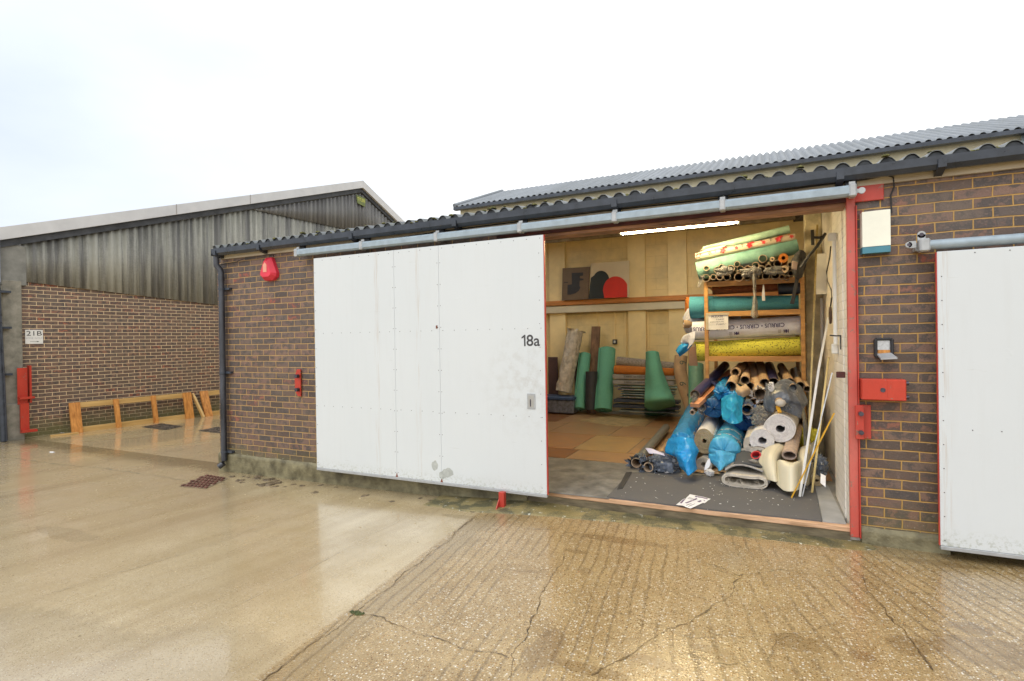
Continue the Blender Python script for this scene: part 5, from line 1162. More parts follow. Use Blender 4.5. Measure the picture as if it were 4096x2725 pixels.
patch('strap', [[(1300, 690, 2.25), (1340, 690, 2.25)], [(1285, 800, 2.22), (1318, 800, 2.22)], [(1253, 930, 2.24), (1292, 935, 2.24)]], mInk, q=q5, nu=6, nv=20, thick=.004, label='black strap hanging over the right end of the teal roll', cat='strap')
patch('tag_strip', [[(1012, 760, 2.3), (1022, 760, 2.3)], [(1003, 840, 2.28), (1030, 840, 2.28)], [(1005, 905, 2.28), (1032, 905, 2.28)]], mPaper, q=q5, nu=4, nv=10, label='small white tag hanging in front of the teal roll', cat='tag')
# bundle at the right end of the top shelf
patch('tool_bag', [[(1300, 480, 2.25), (1345, 455, 2.2), (1395, 490, 2.3)], [(1275, 560, 2.25), (1330, 560, 2.1), (1400, 570, 2.3)], [(1270, 640, 2.25), (1320, 650, 2.1), (1380, 650, 2.3)], [(1290, 690, 2.25), (1330, 700, 2.15), (1360, 690, 2.3)]], mInk, q=q5, nu=20, nv=20, amp=.03, sc=14, seed=6, thick=.01, label='crumpled dark plastic bundle at the right end of the rack top', cat='bundle')
patch('packet', [[(1275, 545, 2.06), (1325, 560, 2.06)], [(1268, 620, 2.08), (1315, 628, 2.08)]], M('packet_pink', (.45, .34, .30), .5, .1, 9, 0), q=q5, nu=4, nv=4, thick=.03, label='pale pink packet tucked against the dark bundle on the rack top', cat='packet')
# handwritten notice
p0 = at(*q5(512, 1032), YR-.035); p1 = at(*q5(702, 1160), YR-.035)
A = thing('notice', ((p0.x+p1.x)/2, YR-.035, p1.z), 'white paper handwritten PLEASE TAKE INDIVIDUAL TUBES notice taped to the rack', 'notice')
MB().grid(lambda u_, v_: Vector((p0.x+(p1.x-p0.x)*u_, YR-.036-.006*nz((u_*2, v_*2, 0), 1, 3), p1.z+(p0.z-p1.z)*v_)), 10, 8).build('sheet', mPaper, A, thick=.001)
MB().box(p0.x-.015, p1.x+.015, YR-.046, YR-.0445, p0.z-.004, p0.z+.024).build('tape', M('masking', (.50, .44, .34), .7, .1, 9, 0), A)
MB().box(p0.x-.018, p0.x+.014, YR-.0475, YR-.0462, p1.z, p0.z-.006).build('tape', MATS['masking'], A)
W_ = p1.x-p0.x
for i, (tx, x_, wd_, hh) in enumerate((('PLEASE', .22, .55, .026), ('TAKE', .42, .38, .018), ('INDIVIDUAL', .15, .66, .016), ('TUBES !', .42, .48, .018))):
    flat_text('lettering', tx, (p0.x+W_*x_, YR-.0485, p0.z-.040-.031*i), (1, 0, .03), (0, 0, 1), hh, M('pen', (.05, .06, .16), .6, .1, 9, 0), A, width=W_*wd_)
# things hanging off the left of the rack
P, r = up(q5, 320, 940, 2.75, 45); spiral('carpet_roll', P, P+Vector((.5, .15, 0)), r*1.05, r*.25, 4, mOrange, mOrange, sy=1.4, label='orange roll end sticking out left of the rack', cat='carpet roll')
P, r = up(q5, 352, 1090, 2.70, 62); sleeve('wrapped_roll', P, P+Vector((.6, .3, 0)), r*1.1, mPlasticW, 8, .02, 'tuck', sy=1.5, label='bulky white film wrapped roll end left of the CIRRUS roll', cat='wrapped roll')
P, r = up(q5, 300, 1112, 2.62, 28); tube('cardboard_core', P, P+Vector((.3, .1, .0)), r*1.3, mKraft, label='short kraft tube sticking out left beside the white wrapped roll', cat='tube')
patch('blue_bag', [[(345, 1262, 2.5), (358, 1290, 2.45), (380, 1300, 2.5)], [(265, 1300, 2.5), (300, 1320, 2.42), (340, 1350, 2.5)], [(232, 1350, 2.5), (250, 1375, 2.42), (262, 1408, 2.5)]], mBlueFilm2, q=q5, nu=18, nv=18, amp=.015, sc=14, label='scrap of blue plastic film dangling left of the yellow roll', cat='plastic film')
patch('white_film', [[(400, 1180, 2.42), (345, 1195, 2.42), (300, 1215, 2.5)], [(400, 1260, 2.4), (340, 1240, 2.42), (268, 1275, 2.5)], [(330, 1340, 2.4), (350, 1290, 2.42), (300, 1285, 2.5)]], mPlasticW, q=q5, nu=18, nv=18, amp=.015, sc=14, label='torn white plastic sheet hanging left of the CIRRUS roll', cat='plastic film')
p = at(*q5(390, 1400), 2.6); MB().bbox(p.x-.06, p.x+.05, 2.6, 2.62, p.z-.13, p.z+.13, .003).build('cardboard_sheet', M('card_pink', (.42, .25, .17), .7, .1, 9, 0), label='brown cardboard piece below the left end of the yellow roll', cat='cardboard')

# ---- back wall goods
ZL = z1_ledge = None
def stand(name, top, bot, rpx, Yt, Yb, mt, lab, cat, sleeve_mt=None, **k):
    a_ = at(*top, Yt); b_ = at(*bot, Yb); r = pr(b_, rpx)
    if b_.z < FZ+.05: b_.z = FZ+.02
    return a_, b_, r
def lean_roll(top, bot, rpx, Yt, Yb, mt, lab, cat='underlay roll', name='underlay_roll'):
    a_, b_, r = stand('', top, bot, rpx, Yt, Yb, mt, lab, cat)
    return spiral(name, a_, b_, r, r*.3, 4, mt, mt, label=lab, cat=cat, gap=.2)
a_, b_, r = stand('', (1324, 764), (1297, 902), 17, 5.6, 5.35, 0, 0, 0)
A = thing('wrapped_roll', b_, 'tall roll in crinkled cream plastic leaning on the back wall', 'wrapped roll')
spiral('core_roll', a_, b_, r*.85, r*.3, 4, mCreamCarpet, mCreamCarpet, parent=A); sleeve('wrapping', a_, b_, r, mPlasticBeige, 3, .02, 'flare', parent=A, ext=.03, flare=.1)
wrap_text('print', 'lIlIIlIlIIIlIlIIl', a_, b_, r*1.08, math.atan2(.2, .9) if 0 else -1.9, .03, .1, .95, mPrint, A)
lean_roll((1347, 815), (1334, 941), 13, 5.7, 5.25, mTealGreen, 'slim green underlay roll standing left of the black roll')
p = at(1372, 752, 5.85); pb_ = at(1367, 860, 5.8); m_ = MB(); m_.bar(p, Vector((p.x-.02, 5.5, FZ)), .18, .04, up=(0, 1, 0)); m_.build('plank', mBrownPlank, label='dark brown stained plank standing against the back wall', cat='plank')
A_, B_, r = stand('', (1362, 856), (1361, 944), 14, 5.3, 5.2, 0, 0, 0); tube('black_roll', A_, B_, r, mInk, mInk, label='short black polythene roll standing between two green rolls', cat='polythene roll')
lean_roll((1398, 804), (1389, 944), 18.5, 5.65, 5.15, mTealGreen, 'thick green underlay roll standing left of the stacked packs')
for (x0_, x1_, yt, lab) in ((1262, 1284, 822, 'left one of two plum coloured boards by the door edge on the back wall'), (1322, 1336, 820, 'narrow plum coloured board behind the slim green roll')):
    a_ = at(x0_, yt, 5.8); c_ = at(x1_, yt, 5.8); MB().bbox(a_.x, c_.x, 5.78, 5.80, FZ, a_.z, .003).build('board', M('plum_board', (.09, .05, .05), .6, .2, 6, .1, 40), label=lab, cat='board')
# plastic storage box
a_ = at(1262, 903, 5.15); c_ = at(1321, 903, 5.15)
A = thing('storage_box', ((a_.x+c_.x)/2, 5.2, FZ), 'translucent storage box with blue lid and junk beside the door edge', 'storage box')
MB().bbox(a_.x-.3, c_.x, 5.1, 5.5, FZ+.03, FZ+.30, .02).build('tub', M('tub_grey', (.16, .17, .21), .35, .4, 14, .5, 20), A)
MB().bbox(a_.x-.33, c_.x+.02, 5.07, 5.53, FZ+.30, FZ+.36, .01).build('lid', M('lid_blue', (.05, .09, .19), .4, .2, 9, 0), A)
# packs and boxes
def pack(x0_, x1_, y0_, y1_, Y, mt, lab, txt=None, dpt=.3, tm_=None, endm=None, flip=False):
    a_ = at(x0_, y0_, Y); c_ = at(x1_, y1_, Y); A = thing('flooring_pack', ((a_.x+c_.x)/2, Y+dpt/2, c_.z), lab, 'flooring pack')
    MB().bbox(a_.x, c_.x, Y, Y+dpt, c_.z+.001, a_.z, .005).build('carton', mt, A)
    if endm: MB().box(a_.x-.0, a_.x+(c_.x-a_.x)*.30, Y-.003, Y-.0006, c_.z+.004, a_.z-.003).build('label_panel', endm, A)
    if txt:
        w_ = (c_.x-a_.x); h_ = (a_.z-c_.z)
        if flip: flat_text('lettering', txt, (a_.x+w_*.62, Y-.004, a_.z-h_*.25), (-1, 0, 0), (0, 0, -1), h_*.38, tm_ or mInk, A, width=w_*.42, bold=.01)
        else: flat_text('lettering', txt, (a_.x+w_*.08, Y-.004, c_.z+h_*.3), (1, 0, 0), (0, 0, 1), h_*.4, tm_ or mPaper, A, width=w_*.2)
    return A
mSil = M('pack_silver', (.30, .29, .29), .4, .2, 10, .3, 30)
pack(1410, 1552, 862, 874.5, 5.0, mSil, 'silver flooring pack printed system ten, upper one of two', 'system ten', tm_=mInk, flip=True)
pack(1410, 1551, 875, 887.5, 5.0, mSil, 'silver flooring pack printed system ten, lower one of two', 'system ten', tm_=mInk, flip=True)
for i, (xa, xb, ya, yb) in enumerate(((1412, 1560, 888, 894), (1422, 1553, 894.5, 901), (1428, 1551, 901.5, 906), (1427, 1551, 906.5, 912), (1427, 1548, 912.5, 918.5))):
    pack(xa, xb, ya, yb, 5.02+.02*(i % 3), mBoxTeal, ('topmost', 'second', 'middle', 'fourth', 'lowest')[i]+' thin teal and purple flooring pack under the silver packs', 'board', endm=mPurple, tm_=mPaper)
pack(1412, 1562, 919, 931, 4.98, mNavy, 'navy flooring pack, upper one below the thin packs', None)
pack(1410, 1562, 931.5, 944.5, 4.98, mNavy, 'navy flooring pack, lower one below the thin packs', None)
pack(1424, 1560, 945, 953, 4.98, M('pack_pale', (.26, .29, .27), .5, .2, 9, .2, 40), 'pale grey flooring pack at the bottom of the stack', None)
P0 = at(1421, 831, 5.1); P1 = at(1560, 846, 5.1); spiral('carpet_roll', P0, P1, pr(P0, 10), pr(P0, 3), 3, mGreySp, mGreySp, label='speckled grey roll lying topmost on the stacked packs', cat='carpet roll')
P0 = at(1415, 850, 5.05); P1 = at(1552, 856, 5.05); spiral('carpet_roll', P0, P1, pr(P0, 9.5), pr(P0, 3), 3, mOrange, mOrange, label='orange underlay roll on the stack below the speckled grey roll', cat='carpet roll')
# slumped green sheet
patch('underlay_sheet', [[(300, 18, 5.0), (330, 10, 4.9), (380, 10, 4.9), (412, 20, 5.0)], [(298, 180, 4.92), (340, 180, 4.78), (410, 180, 4.78), (448, 180, 4.92)], [(292, 350, 4.85), (360, 350, 4.66), (450, 350, 4.66), (510, 350, 4.85)], [(288, 470, 4.7), (360, 470, 4.5), (500, 460, 4.5), (562, 470, 4.7)], [(285, 572, None), (360, 588, None), (490, 578, None), (556, 556, None)]], mTealGreen, nu=30, nv=40, thick=.01, label='green underlay sheet slumped upright in front of the stacked packs', cat='underlay sheet')
# kraft tube with digits
pts = [at(*q6(x, y), Y) for x, y, Y in ((615, 55, 4.6), (607, 180, 4.55), (640, 330, 4.5), (690, 470, 4.45), (712, 560, 4.4))]
A = thing('paper_roll', pts[-1], 'bent kraft paper roll stencilled with black sixes left of the rack', 'paper roll')
m_ = MB(); cc = [catmull(pts, i/24) for i in range(25)]; r = pr(pts[2], 56*.2569); m_.path(cc, r, 20); m_.build('kraft_body', mKraft, A, smooth=60)
for x, y, rr_ in ((600, 95, 0), (600, 285, 0), (668, 385, 0), (700, 500, 0)):
    p = at(*q6(x, y), 4.6); p = p+(CAM-p).normalized()*(r+.16); flat_text('stencil', '6', p, (0, 0, -1), (1, 0, 0), .11, M('stencil_ink', (.09, .11, .09), .7, .2, 20, 0), A, bold=.01)
P0 = at(*q6(748, 130), 4.3); P1 = at(*q6(752, 560), 4.0); r = pr(P1, 62*.2569); spiral('underlay_roll', P0, P1, r, r*.3, 4, M('pale_teal', (.17, .36, .27), .5, .15, 9, .2, 40), mTealGreen, label='grey green roll standing between the kraft paper roll and the rack', cat='underlay roll')
P0 = at(*q6(1780, 900), 3.0)
# pictures on the ledge
zt = z1+.101 if False else None
lz = ledge_top
def pic(quad, Y, mt, lab, shapes):
    P = [at(*q4(x, y), Y) for x, y in quad]; zmin = min(p.z for p in P); dz = lz-zmin
    for p in P: p.z += dz
    A = thing('canvas', (P[0].x, Y, lz), lab, 'picture'); MB().prism(P, (0, .02, 0)).build('panel', mt, A)
    for i, (nm, pts, m2) in enumerate(shapes):
        q2 = [at(*q4(x, y), Y-.003-.003*i) for x, y in pts]
        for p in q2: p.z = max(lz+.001, p.z+dz)
        MB().add(q2, [tuple(range(len(q2)))]).build(nm, m2, A)
pic([(355, 840), (610, 828), (625, 515), (362, 530)], 5.74, M('panel_brown', (.15, .10, .06), .6, .1, 6, .05, 60), 'brown card panel with a dark printed figure on the back ledge', [('dark_shape', [(410, 690), (452, 685), (450, 575), (560, 570), (562, 600), (530, 605), (530, 625), (565, 630), (565, 645), (528, 650), (525, 700), (535, 715), (520, 745), (490, 770), (440, 785), (408, 785)], mInk), ('small_mark', [(375, 663), (415, 663), (415, 670), (375, 670)], mInk)])
arc = lambda cx, cy, rx, ry, a0, a1, n_=18: [(cx+rx*math.cos(R(a0+(a1-a0)*i/n_)), cy-ry*math.sin(R(a0+(a1-a0)*i/n_))) for i in range(n_+1)]
pic([(612, 825), (1005, 805), (1005, 455), (640, 480)], 5.70, mBoard, 'cream canvas with a black arch and a red arch on the back ledge', [('black_arch', [(612, 824), (625, 700), (635, 620)]+arc(735, 640, 78, 88, 150, 0)+[(800, 815)], mLeafB), ('red_arch', [(765, 816), (752, 740)]+arc(875, 740, 122, 134, 175, 25)+[(987, 808)], mLeafR)])
# ---- right wall fittings
def wbox(name, px, yv0, yv1, X, w_, dpt, mt, lab, cat, q=q7):
    a_ = atx(*q(*px, ), X) if False else None
def onwall(x, y, X=-.17): return atx(x, y, X)
a_ = onwall(*q7(415, 460), -.235); a2 = onwall(*q7(483, 460), -.235); b2 = onwall(*q7(415, 515), -.235)
def wall_unit(name, xa, xb, ya, yb, X, th, mt, lab, cat, q=q7):
    p = onwall(*q(xb, (ya+yb)/2), X); w0 = onwall(*q(xb, ya), X); w1 = onwall(*q(xb, yb), X); wl = onwall(*q(xa, (ya+yb)/2), X-th)
    y0_, y1_ = min(p.y, wl.y), max(p.y, wl.y); y1_ = min(y1_, y0_+.45)
    return MB().bbox(X-th, X-.001, y0_, y1_, min(w0.z, w1.z), max(w0.z, w1.z), .006).build(name, mt, label=lab, cat=cat)
wall_unit('junction_box', 412, 485, 450, 515, -.236, .07, mWhite, 'white junction box at the top of the conduit on the painted wall', 'junction box')
wall_unit('switch_box', 445, 488, 1325, 1400, -.236, .05, mWhite, 'white switch box at the foot of the conduit on the painted wall', 'switch')
p0 = onwall(*q7(466, 516), -.262); p1 = onwall(*q7(472, 1325), -.262); p0.y = p1.y = (p0.y+p1.y)/2
m_ = MB(); m_.cyl(p0, p1, .017, 14); m_.build('conduit_pipe', mWhite, smooth=60, label='white conduit pipe running down the painted wall near the door post', cat='conduit')
wall_unit('fuse_box', 320, 405, 612, 935, -.171, .11, mWhite, 'tall pale grey meter cupboard on the painted wall', 'meter box')
p0 = onwall(*q7(362, 965), -.19); p1 = onwall(*q7(365, 1390), -.19); p0.y = p1.y = (p0.y+p1.y)/2
m_ = MB(); m_.bbox(-.20, -.171, p0.y-.02, p0.y+.02, p1.z, p0.z, .003); m_.build('wall_trunking', mWhite, label='narrow white trunking below the meter cupboard', cat='trunking')
m_ = MB(); m_.path([onwall(*q7(x, y), -.24) for x, y in ((437, 560), (430, 640), (405, 760), (410, 830), (440, 900), (445, 960), (435, 1030), (430, 1090))], .006, 6); m_.build('wall_cable', mInk, smooth=60, label='dark cable hanging in a bow on the painted wall', cat='cable')
m_ = MB(); lp = onwall(*q7(434, 1100), -.25); m_.path([lp+Vector((0, .05*math.cos(t/16*6.283), .075*math.sin(t/16*6.283))) for t in range(17)], .011, 8); m_.build('cable_coil', M('coil_brown', (.10, .06, .05), .5, .3, 20, 0), smooth=60, label='small coil of brown cable hooked on the painted wall', cat='cable')
# hooks
hk = MB()
P = [onwall(*q7(x, y), -.30) for x, y in ((295, 432), (297, 540))]; Ya = 1.6
g0 = [at(*q7(x, y), Ya) for x, y in ((292, 432), (296, 550))]; hk.bar(g0[0], g0[1], .03, .03, up=(0, 1, 0))
g1 = [at(*q7(x, y), Ya) for x, y in ((297, 490), (350, 492), (385, 478), (395, 455))]; hk.path(g1, .014, 6)
g2 = [at(*q7(x, y), Ya) for x, y in ((395, 460), (330, 560), (270, 630), (205, 725))]; hk.path(g2, .016, 6)
hk.build('tool_hook', mInk, label='black steel hook bracket high on the painted wall', cat='hook')
hk = MB(); g = [at(*q7(x, y), .35) for x, y in ((428, 1257), (480, 1262), (555, 1258))]; hk.path(g, .006, 6)
for x, y in ((517, 1368), (552, 1365)): hk.path([at(*q7(x-2, 1262), .35), at(*q7(x, y), .35)], .007, 6)
hk.build('garden_fork', mInk, label='rusty fork head hanging by its tines near the red door post', cat='fork')
hk = MB(); hk.path([at(*q7(275, 290), .25), at(*q7(455, 270), .22)], .006, 8); hk.build('door_bolt_rod', mSilver, label='thin steel rod hanging level under the lintel', cat='rod')
# ---- strips leaning on the right wall
def strip(name, px, mt, w_, t_, lab, q=q6):
    P = []
    for i, (x, y, Y) in enumerate(px): P.append(atz(*q(x, y), FZ+.016) if Y is None else at(*q(x, y), Y))
    m_ = MB()
    for a_, b_ in zip(P[:-1], P[1:]): m_.bar(a_, b_+(b_-a_).normalized()*.004, w_, t_, up=(.3, 1, 0))
    return m_.build(name, mt, label=lab, cat='trim strip')
t5 = lambda x, y: ((x*.2569+1496.1-1409.8)/.2569, (y*.2569+460.4-805.6)/.2569)
strip('brass_strip', [(1742, 1215, None), (*t5(1500, 225), 1.7)], mGold, .017, .008, 'long brass trim strip reaching highest on the painted wall')
strip('white_strip', [(1678, 1315, None), (1850, 160, .9), (*t5(1598, 1060), 1.25)], mWhite, .020, .010, 'long white trim strip leaning in front of the brass strip')
strip('steel_strip', [(1700, 1312, None), (1968, 208, .85)], mSilver, .010, .006, 'slim silver edge strip leaning beside the white strip')
strip('yellow_strip', [(1604, 1325, None), (1985, 570, .45)], mYellowStrip, .012, .010, 'short orange yellow strip leaning across the other strips')
strip('brass_strip', [(1788, 1280, None), (1935, 70, 1.3)], mGold, .018, .008, 'shorter brass trim strip with its foot near the vinyl strip')
strip('grey_strip', [(1745, 1250, None), (1700, 330, 2.1)], M('dull_metal', (.18, .18, .17), .5, .2, 30, .1, 60), .018, .01, 'dull grey strip standing behind the brass strips')
strip('grey_strip', [(1790, 1000, 1.3), (1640, 160, 2.6)], MATS['dull_metal'], .03, .02, 'dull grey batten leaning back towards the right rack post')

# ---- the heap
rnd = random.Random(21)
def obj_tube(fx, fy, Yf, bx, by, Yb, rp, mt, lab, mti=None, name='cardboard_tube', wt=.006, cat='tube', q=q6):
    if Yf is None: P, r = fl(q, fx, fy, rp)
    else: P, r = up(q, fx, fy, Yf, rp)
    B = at(*q(bx, by), Yb); return tube(name, P, B, r, mt, mti, wt=wt, label=lab, cat=cat), P, B, r
def crumple(name, c, rx, ry, rz, mt, lab, cat, seed=1, amp=.4, n_=40, sc=2.2, parent=None, th=.0015):
    def fn(u_, v_):
        th_ = u_*6.28319; ph = v_*3.14159; d_ = Vector((math.cos(th_)*math.sin(ph), math.sin(th_)*math.sin(ph), math.cos(ph)))
        k = 1+amp*(abs(nz(d_, sc, seed))*1.6-.4+.7*abs(nz(d_, sc*2.6, seed+1))); return c+Vector((d_.x*rx, d_.y*ry, d_.z*rz))*k
    return MB().grid(fn, n_, n_//2).build(name, mt, parent, smooth=28, label=lab, cat=cat) if lab else MB().grid(fn, n_, n_//2).build(name, mt, parent, smooth=28)
# dark vinyl roll and its neighbour, ends in torn grey poly
P, r = fl(q6, 213, 1012, 46); B = at(*q6(478, 575), 3.75); B.z = FZ+.02+r*1.1
A = thing('vinyl_roll', P-Vector((0, 0, r)), 'long dark grey vinyl roll pointing out of the unit, leftmost of the heap', 'vinyl roll')
tube('vinyl_body', P, B, r, mVinylGrey, mKraftP, wt=.010, parent=A)
sleeve('torn_wrap', P+Vector((.0, .0, 0)), P+(B-P)*.10, r*1.06, mGreyPoly, 5, .018, 'flare', parent=A, ext=.02, flare=.15)
P, r = fl(q6, 320, 1052, 44); B = at(*q6(575, 720), 3.0); B.z = FZ+.02+r
A = thing('cardboard_tube', P-Vector((0, 0, r)), 'brown cardboard tube with torn grey wrapping right of the dark vinyl roll', 'tube')
tube('tube_body', P, B, r, mKraft, mKraftP, wt=.009, parent=A)
sleeve('torn_wrap', P, P+(B-P)*.12, r*1.15, mGreyPoly, 7, .03, 'flare', parent=A, ext=.02, flare=.2)
c = atz(*q6(470, 1015), FZ+.10); crumple('plastic_wrap', c, .16, .15, .11, mGreyPoly, 'crumpled grey plastic wrapping between the tubes and the blue roll', 'plastic wrap', 3)
patch('label_sheet', [[(293, 880, 1.05), (350, 885, 1.05), (460, 930, 1.05)], [(330, 930, 1.0), (390, 930, 1.0), (470, 950, 1.0)]], M('lilac_paper', (.62, .60, .76), .5, .05, 9, 0), nu=10, nv=6, label='lilac white plastic label sheet curling over the two tube ends', cat='label')
c = atz(*q6(500, 1080), FZ+.04); crumple('paper_scrap', c, .05, .04, .035, mPaper, 'crumpled white paper scrap in front of the grey wrapping', 'paper', 9)
# big blue rolls
P = at(*q6(615, 850), 1.42); r = pr(P, 108*.2569); P.z = max(P.z, FZ+r+.01); B = at(*q6(745, 560), 3.2)
A = thing('wrapped_roll', P-Vector((0, 0, r)), 'large blue film wrapped roll with a torn skirt of film at its mouth', 'wrapped roll')
spiral('carpet_core', P+(B-P)*.03, B, r*.93, r*.25, 7, mGreyCarpet, mCreamCarpet, parent=A)
sleeve('blue_wrapping', P, B, r, mBlueFilm2, 11, .008, 'tuck', parent=A, ext=.03)
patch('torn_skirt', [[(505, 800, 1.30), (600, 775, 1.12), (700, 800, 1.15), (735, 850, 1.3)], [(470, 915, 1.2), (580, 900, 1.0), (700, 870, 1.0), (778, 900, 1.2)], [(560, 960, 1.1), (600, 960, .90), (700, 950, .92), (770, 940, 1.15)], [(600, 1040, 1.0), (640, 1030, .85), (700, 1020, .86), (755, 1000, 1.1)], [(640, 1090, .9), (680, 1118, .80), (715, 1100, .84), (755, 1070, 1.0)]], mBlueFilm, nu=40, nv=40, amp=.03, sc=9, seed=4, thick=.0012, parent=A)
P = at(*q6(1000, 905), 1.30); r = pr(P, 128*.2569); P.z = max(P.z, FZ+r+.01); B = at(*q6(1140, 640), 3.0)
A = thing('wrapped_roll', P-Vector((0, 0, r)), 'large light blue film wrapped roll bound with two pale tape bands', 'wrapped roll')
spiral('carpet_core', P+(B-P)*.03, B, r*.93, r*.25, 8, mGreyCarpet, mWhiteCarpet, parent=A)
mBlueL = film('blue_film_light', (.10, .50, .82), .9)
sleeve('blue_wrapping', P, B, r, mBlueL, 15, .010, 'tuck', parent=A, ext=.05)
for t in (.07, .22): 
    Q = P+(B-P)*t; sleeve('tape_band', Q, Q+(B-P)*.018, r*1.045, film('tape_pale', (.62, .66, .66), .95), 15, .006, 'flare', parent=A, ext=.001, nv=4, flare=.0)
patch('loose_tail', [[(870, 940, 1.12), (960, 900, .95), (1090, 920, 1.05)], [(880, 1000, 1.08), (960, 1000, .88), (1080, 990, 1.0)], [(935, 1060, 1.0), (965, 1085, .84), (1010, 1050, .95)]], mBlueL, nu=34, nv=24, amp=.03, sc=12, seed=8, thick=.001, parent=A)
# jute backed roll between
P = at(*q6(822, 815), 1.42); r = pr(P, 98*.2569); B = at(*q6(930, 600), 3.2)
spiral('carpet_roll', P, B, r, r*.16, 9, mWhiteCarpet, mBeigeBack, sx=.86, sy=1.12, seed=5, label='cream carpet roll with brown jute backing between the two big blue rolls', cat='carpet roll')
# support rolls under it
P = at(*q6(815, 985), 1.35); r = pr(P, 66*.2569); P.z = FZ+r+.01
spiral('carpet_roll', P, P+Vector((.25, 1.6, .02)), r, r*.3, 5, mCreamCarpet, mCreamCarpet, label='small beige carpet roll on the floor below the jute backed roll', cat='carpet roll')
# papers and rubble
m_ = MB(); c = atz(*q6(900, 1085), FZ+.02)
for i in range(26):
    a = Vector((c.x+rnd.uniform(-.18, .18), c.y+rnd.uniform(-.10, .14), FZ+.02)); lump(m_, a, rnd.uniform(.02, .045), i, .5)
m_.build('foam_crumbs', M('crumb', (.58, .38, .20), .9, .3, 20, .5, 40), smooth=30, kind='stuff', label='peach coloured foam crumbs and scraps under the tape banded blue roll', cat='foam scraps')
c = atz(*q6(872, 1100), FZ+.05); crumple('paper_scrap', c, .045, .04, .035, mPaper, 'crumpled white paper ball below the tape banded blue roll', 'paper', 19)
patch('torn_label', [[(850, 985, 1.0), (868, 970, 1.0)], [(830, 1040, .98), (878, 1020, .98)], [(820, 1088, .97), (862, 1060, .97)]], mPaper, nu=6, nv=8, amp=.006, label='long torn white label standing between the big blue rolls', cat='label')
# white spiral rolls on the right
P, r = up(q6, 1500, 705, 1.35, 124); B = at(*q6(1560, 610), 2.7)
spiral('carpet_roll', P, B, r, r*.24, 7.5, mWhiteCarpet, mWhiteCarpet, seed=3, sy=.96, gap=.1, label='large white carpet roll end showing its spiral, upper one at the right', cat='carpet roll')
P, r = up(q6, 1340, 812, 1.30, 96); B = at(*q6(1400, 640), 2.8)
spiral('carpet_roll', P, B, r, r*.30, 6.5, mWhiteCarpet, mWhiteCarpet, seed=8, gap=.1, label='white carpet roll end below and left of the largest spiral roll', cat='carpet roll')
P, r = up(q6, 1232, 852, 1.32, 62); B = at(*q6(1290, 620), 2.8)
spiral('carpet_roll', P, B, r, r*.12, 6, mCreamCarpet, mCreamCarpet, sx=.85, sy=1.2, seed=9, gap=.1, label='flattened cream carpet roll left of the white spiral rolls', cat='carpet roll')
P, r = up(q6, 1310, 905, 1.25, 34); spiral('carpet_roll', P, P+Vector((.2, 1.3, .05)), r*1.6, r*.3, 4, mGreySp, mCreamCarpet, sx=1.3, sy=.6, seed=12, label='squashed speckled carpet end under the lower white spiral roll', cat='carpet roll')
# folded charcoal carpet, grey fold, flattened loop in front
patch('folded_carpet', [[(1125, 905, 1.5), (1200, 880, 1.55), (1330, 915, 1.5)], [(1110, 940, 1.25), (1200, 925, 1.25), (1345, 955, 1.25)], [(1085, 1035, .95), (1200, 1025, .95), (1340, 1050, .95)]], mCharcoal, nu=24, nv=20, amp=.01, sc=6, thick=.014, label='charcoal carpet offcut flecked with white lying behind the flattened cream loop', cat='carpet offcut')
patch('folded_carpet', [[(1120, 900, 1.46), (1180, 890, 1.42), (1290, 915, 1.42)], [(1125, 918, 1.38), (1190, 905, 1.36), (1300, 935, 1.36)]], mCreamCarpet, nu=16, nv=8, amp=.008, sc=9, thick=.02, label='pale grey carpet edge above the charcoal offcut', cat='carpet offcut')
def loop(name, cx, cy, hw, hh, Yf, Yb, layers, mt, lab, dx=0):
    P, _ = up(q6, cx, cy, Yf, 10); a_ = pr(P, hw*.2569); b_ = pr(P, hh*.2569); P.z = FZ+b_+.012; m_ = MB(); N_ = 72
    for k in range(layers):
        aa, bb = a_-.016*k, b_-.014*k
        def rr(th, o_):
            c_, s_ = math.cos(th), math.sin(th); x = (aa-o_)*math.copysign(abs(c_)**.55, c_); z = (bb-o_)*math.copysign(abs(s_)**.75, s_)
            sag = -.20*b_*math.exp(-((x-.1*a_)/(a_*.5))**2) if s_ > 0 else 0
            return x, z+sag+.006*nz((x*9, z*9, k), 1, 3)
        ring_ = []
        for i in range(N_):
            th = 6.28319*i/N_
            for o_, Y_ in ((0, 0), (0, Yb-Yf), (.013, Yb-Yf), (.013, 0)):
                x, z = rr(th, o_); ring_.append(P+Vector((x+Y_*.12+dx*Y_, Y_+.008*nz((i*.4, o_*30, k), 1, 2), z)))
        m_.add(ring_, [(4*i+j, 4*i+(j+1) % 4, 4*((i+1) % N_)+(j+1) % 4, 4*((i+1) % N_)+j) for i in range(N_) for j in range(4)])
    return m_.build(name, mt, smooth=40, label=lab, cat='carpet offcut')
loop('carpet_loop', 1180, 1140, 190, 62, .82, 1.45, 2, mCreamCarpet, 'flattened cream carpet loop with frayed edge on the charcoal mat')
patch('carpet_flap', [[(1010, 1075, .82), (1100, 1035, .90), (1200, 1040, .9), (1350, 1095, .85)], [(1015, 1055, 1.0), (1100, 1020, 1.1), (1230, 1030, 1.1), (1345, 1065, 1.0)], [(1040, 1045, 1.15), (1110, 1005, 1.2), (1230, 1015, 1.2), (1330, 1045, 1.15)]], mGreyCarpet, nu=30, nv=14, amp=.006, sc=12, thick=.016, label='grey backed carpet flap folded over the flattened cream loop', cat='carpet offcut')
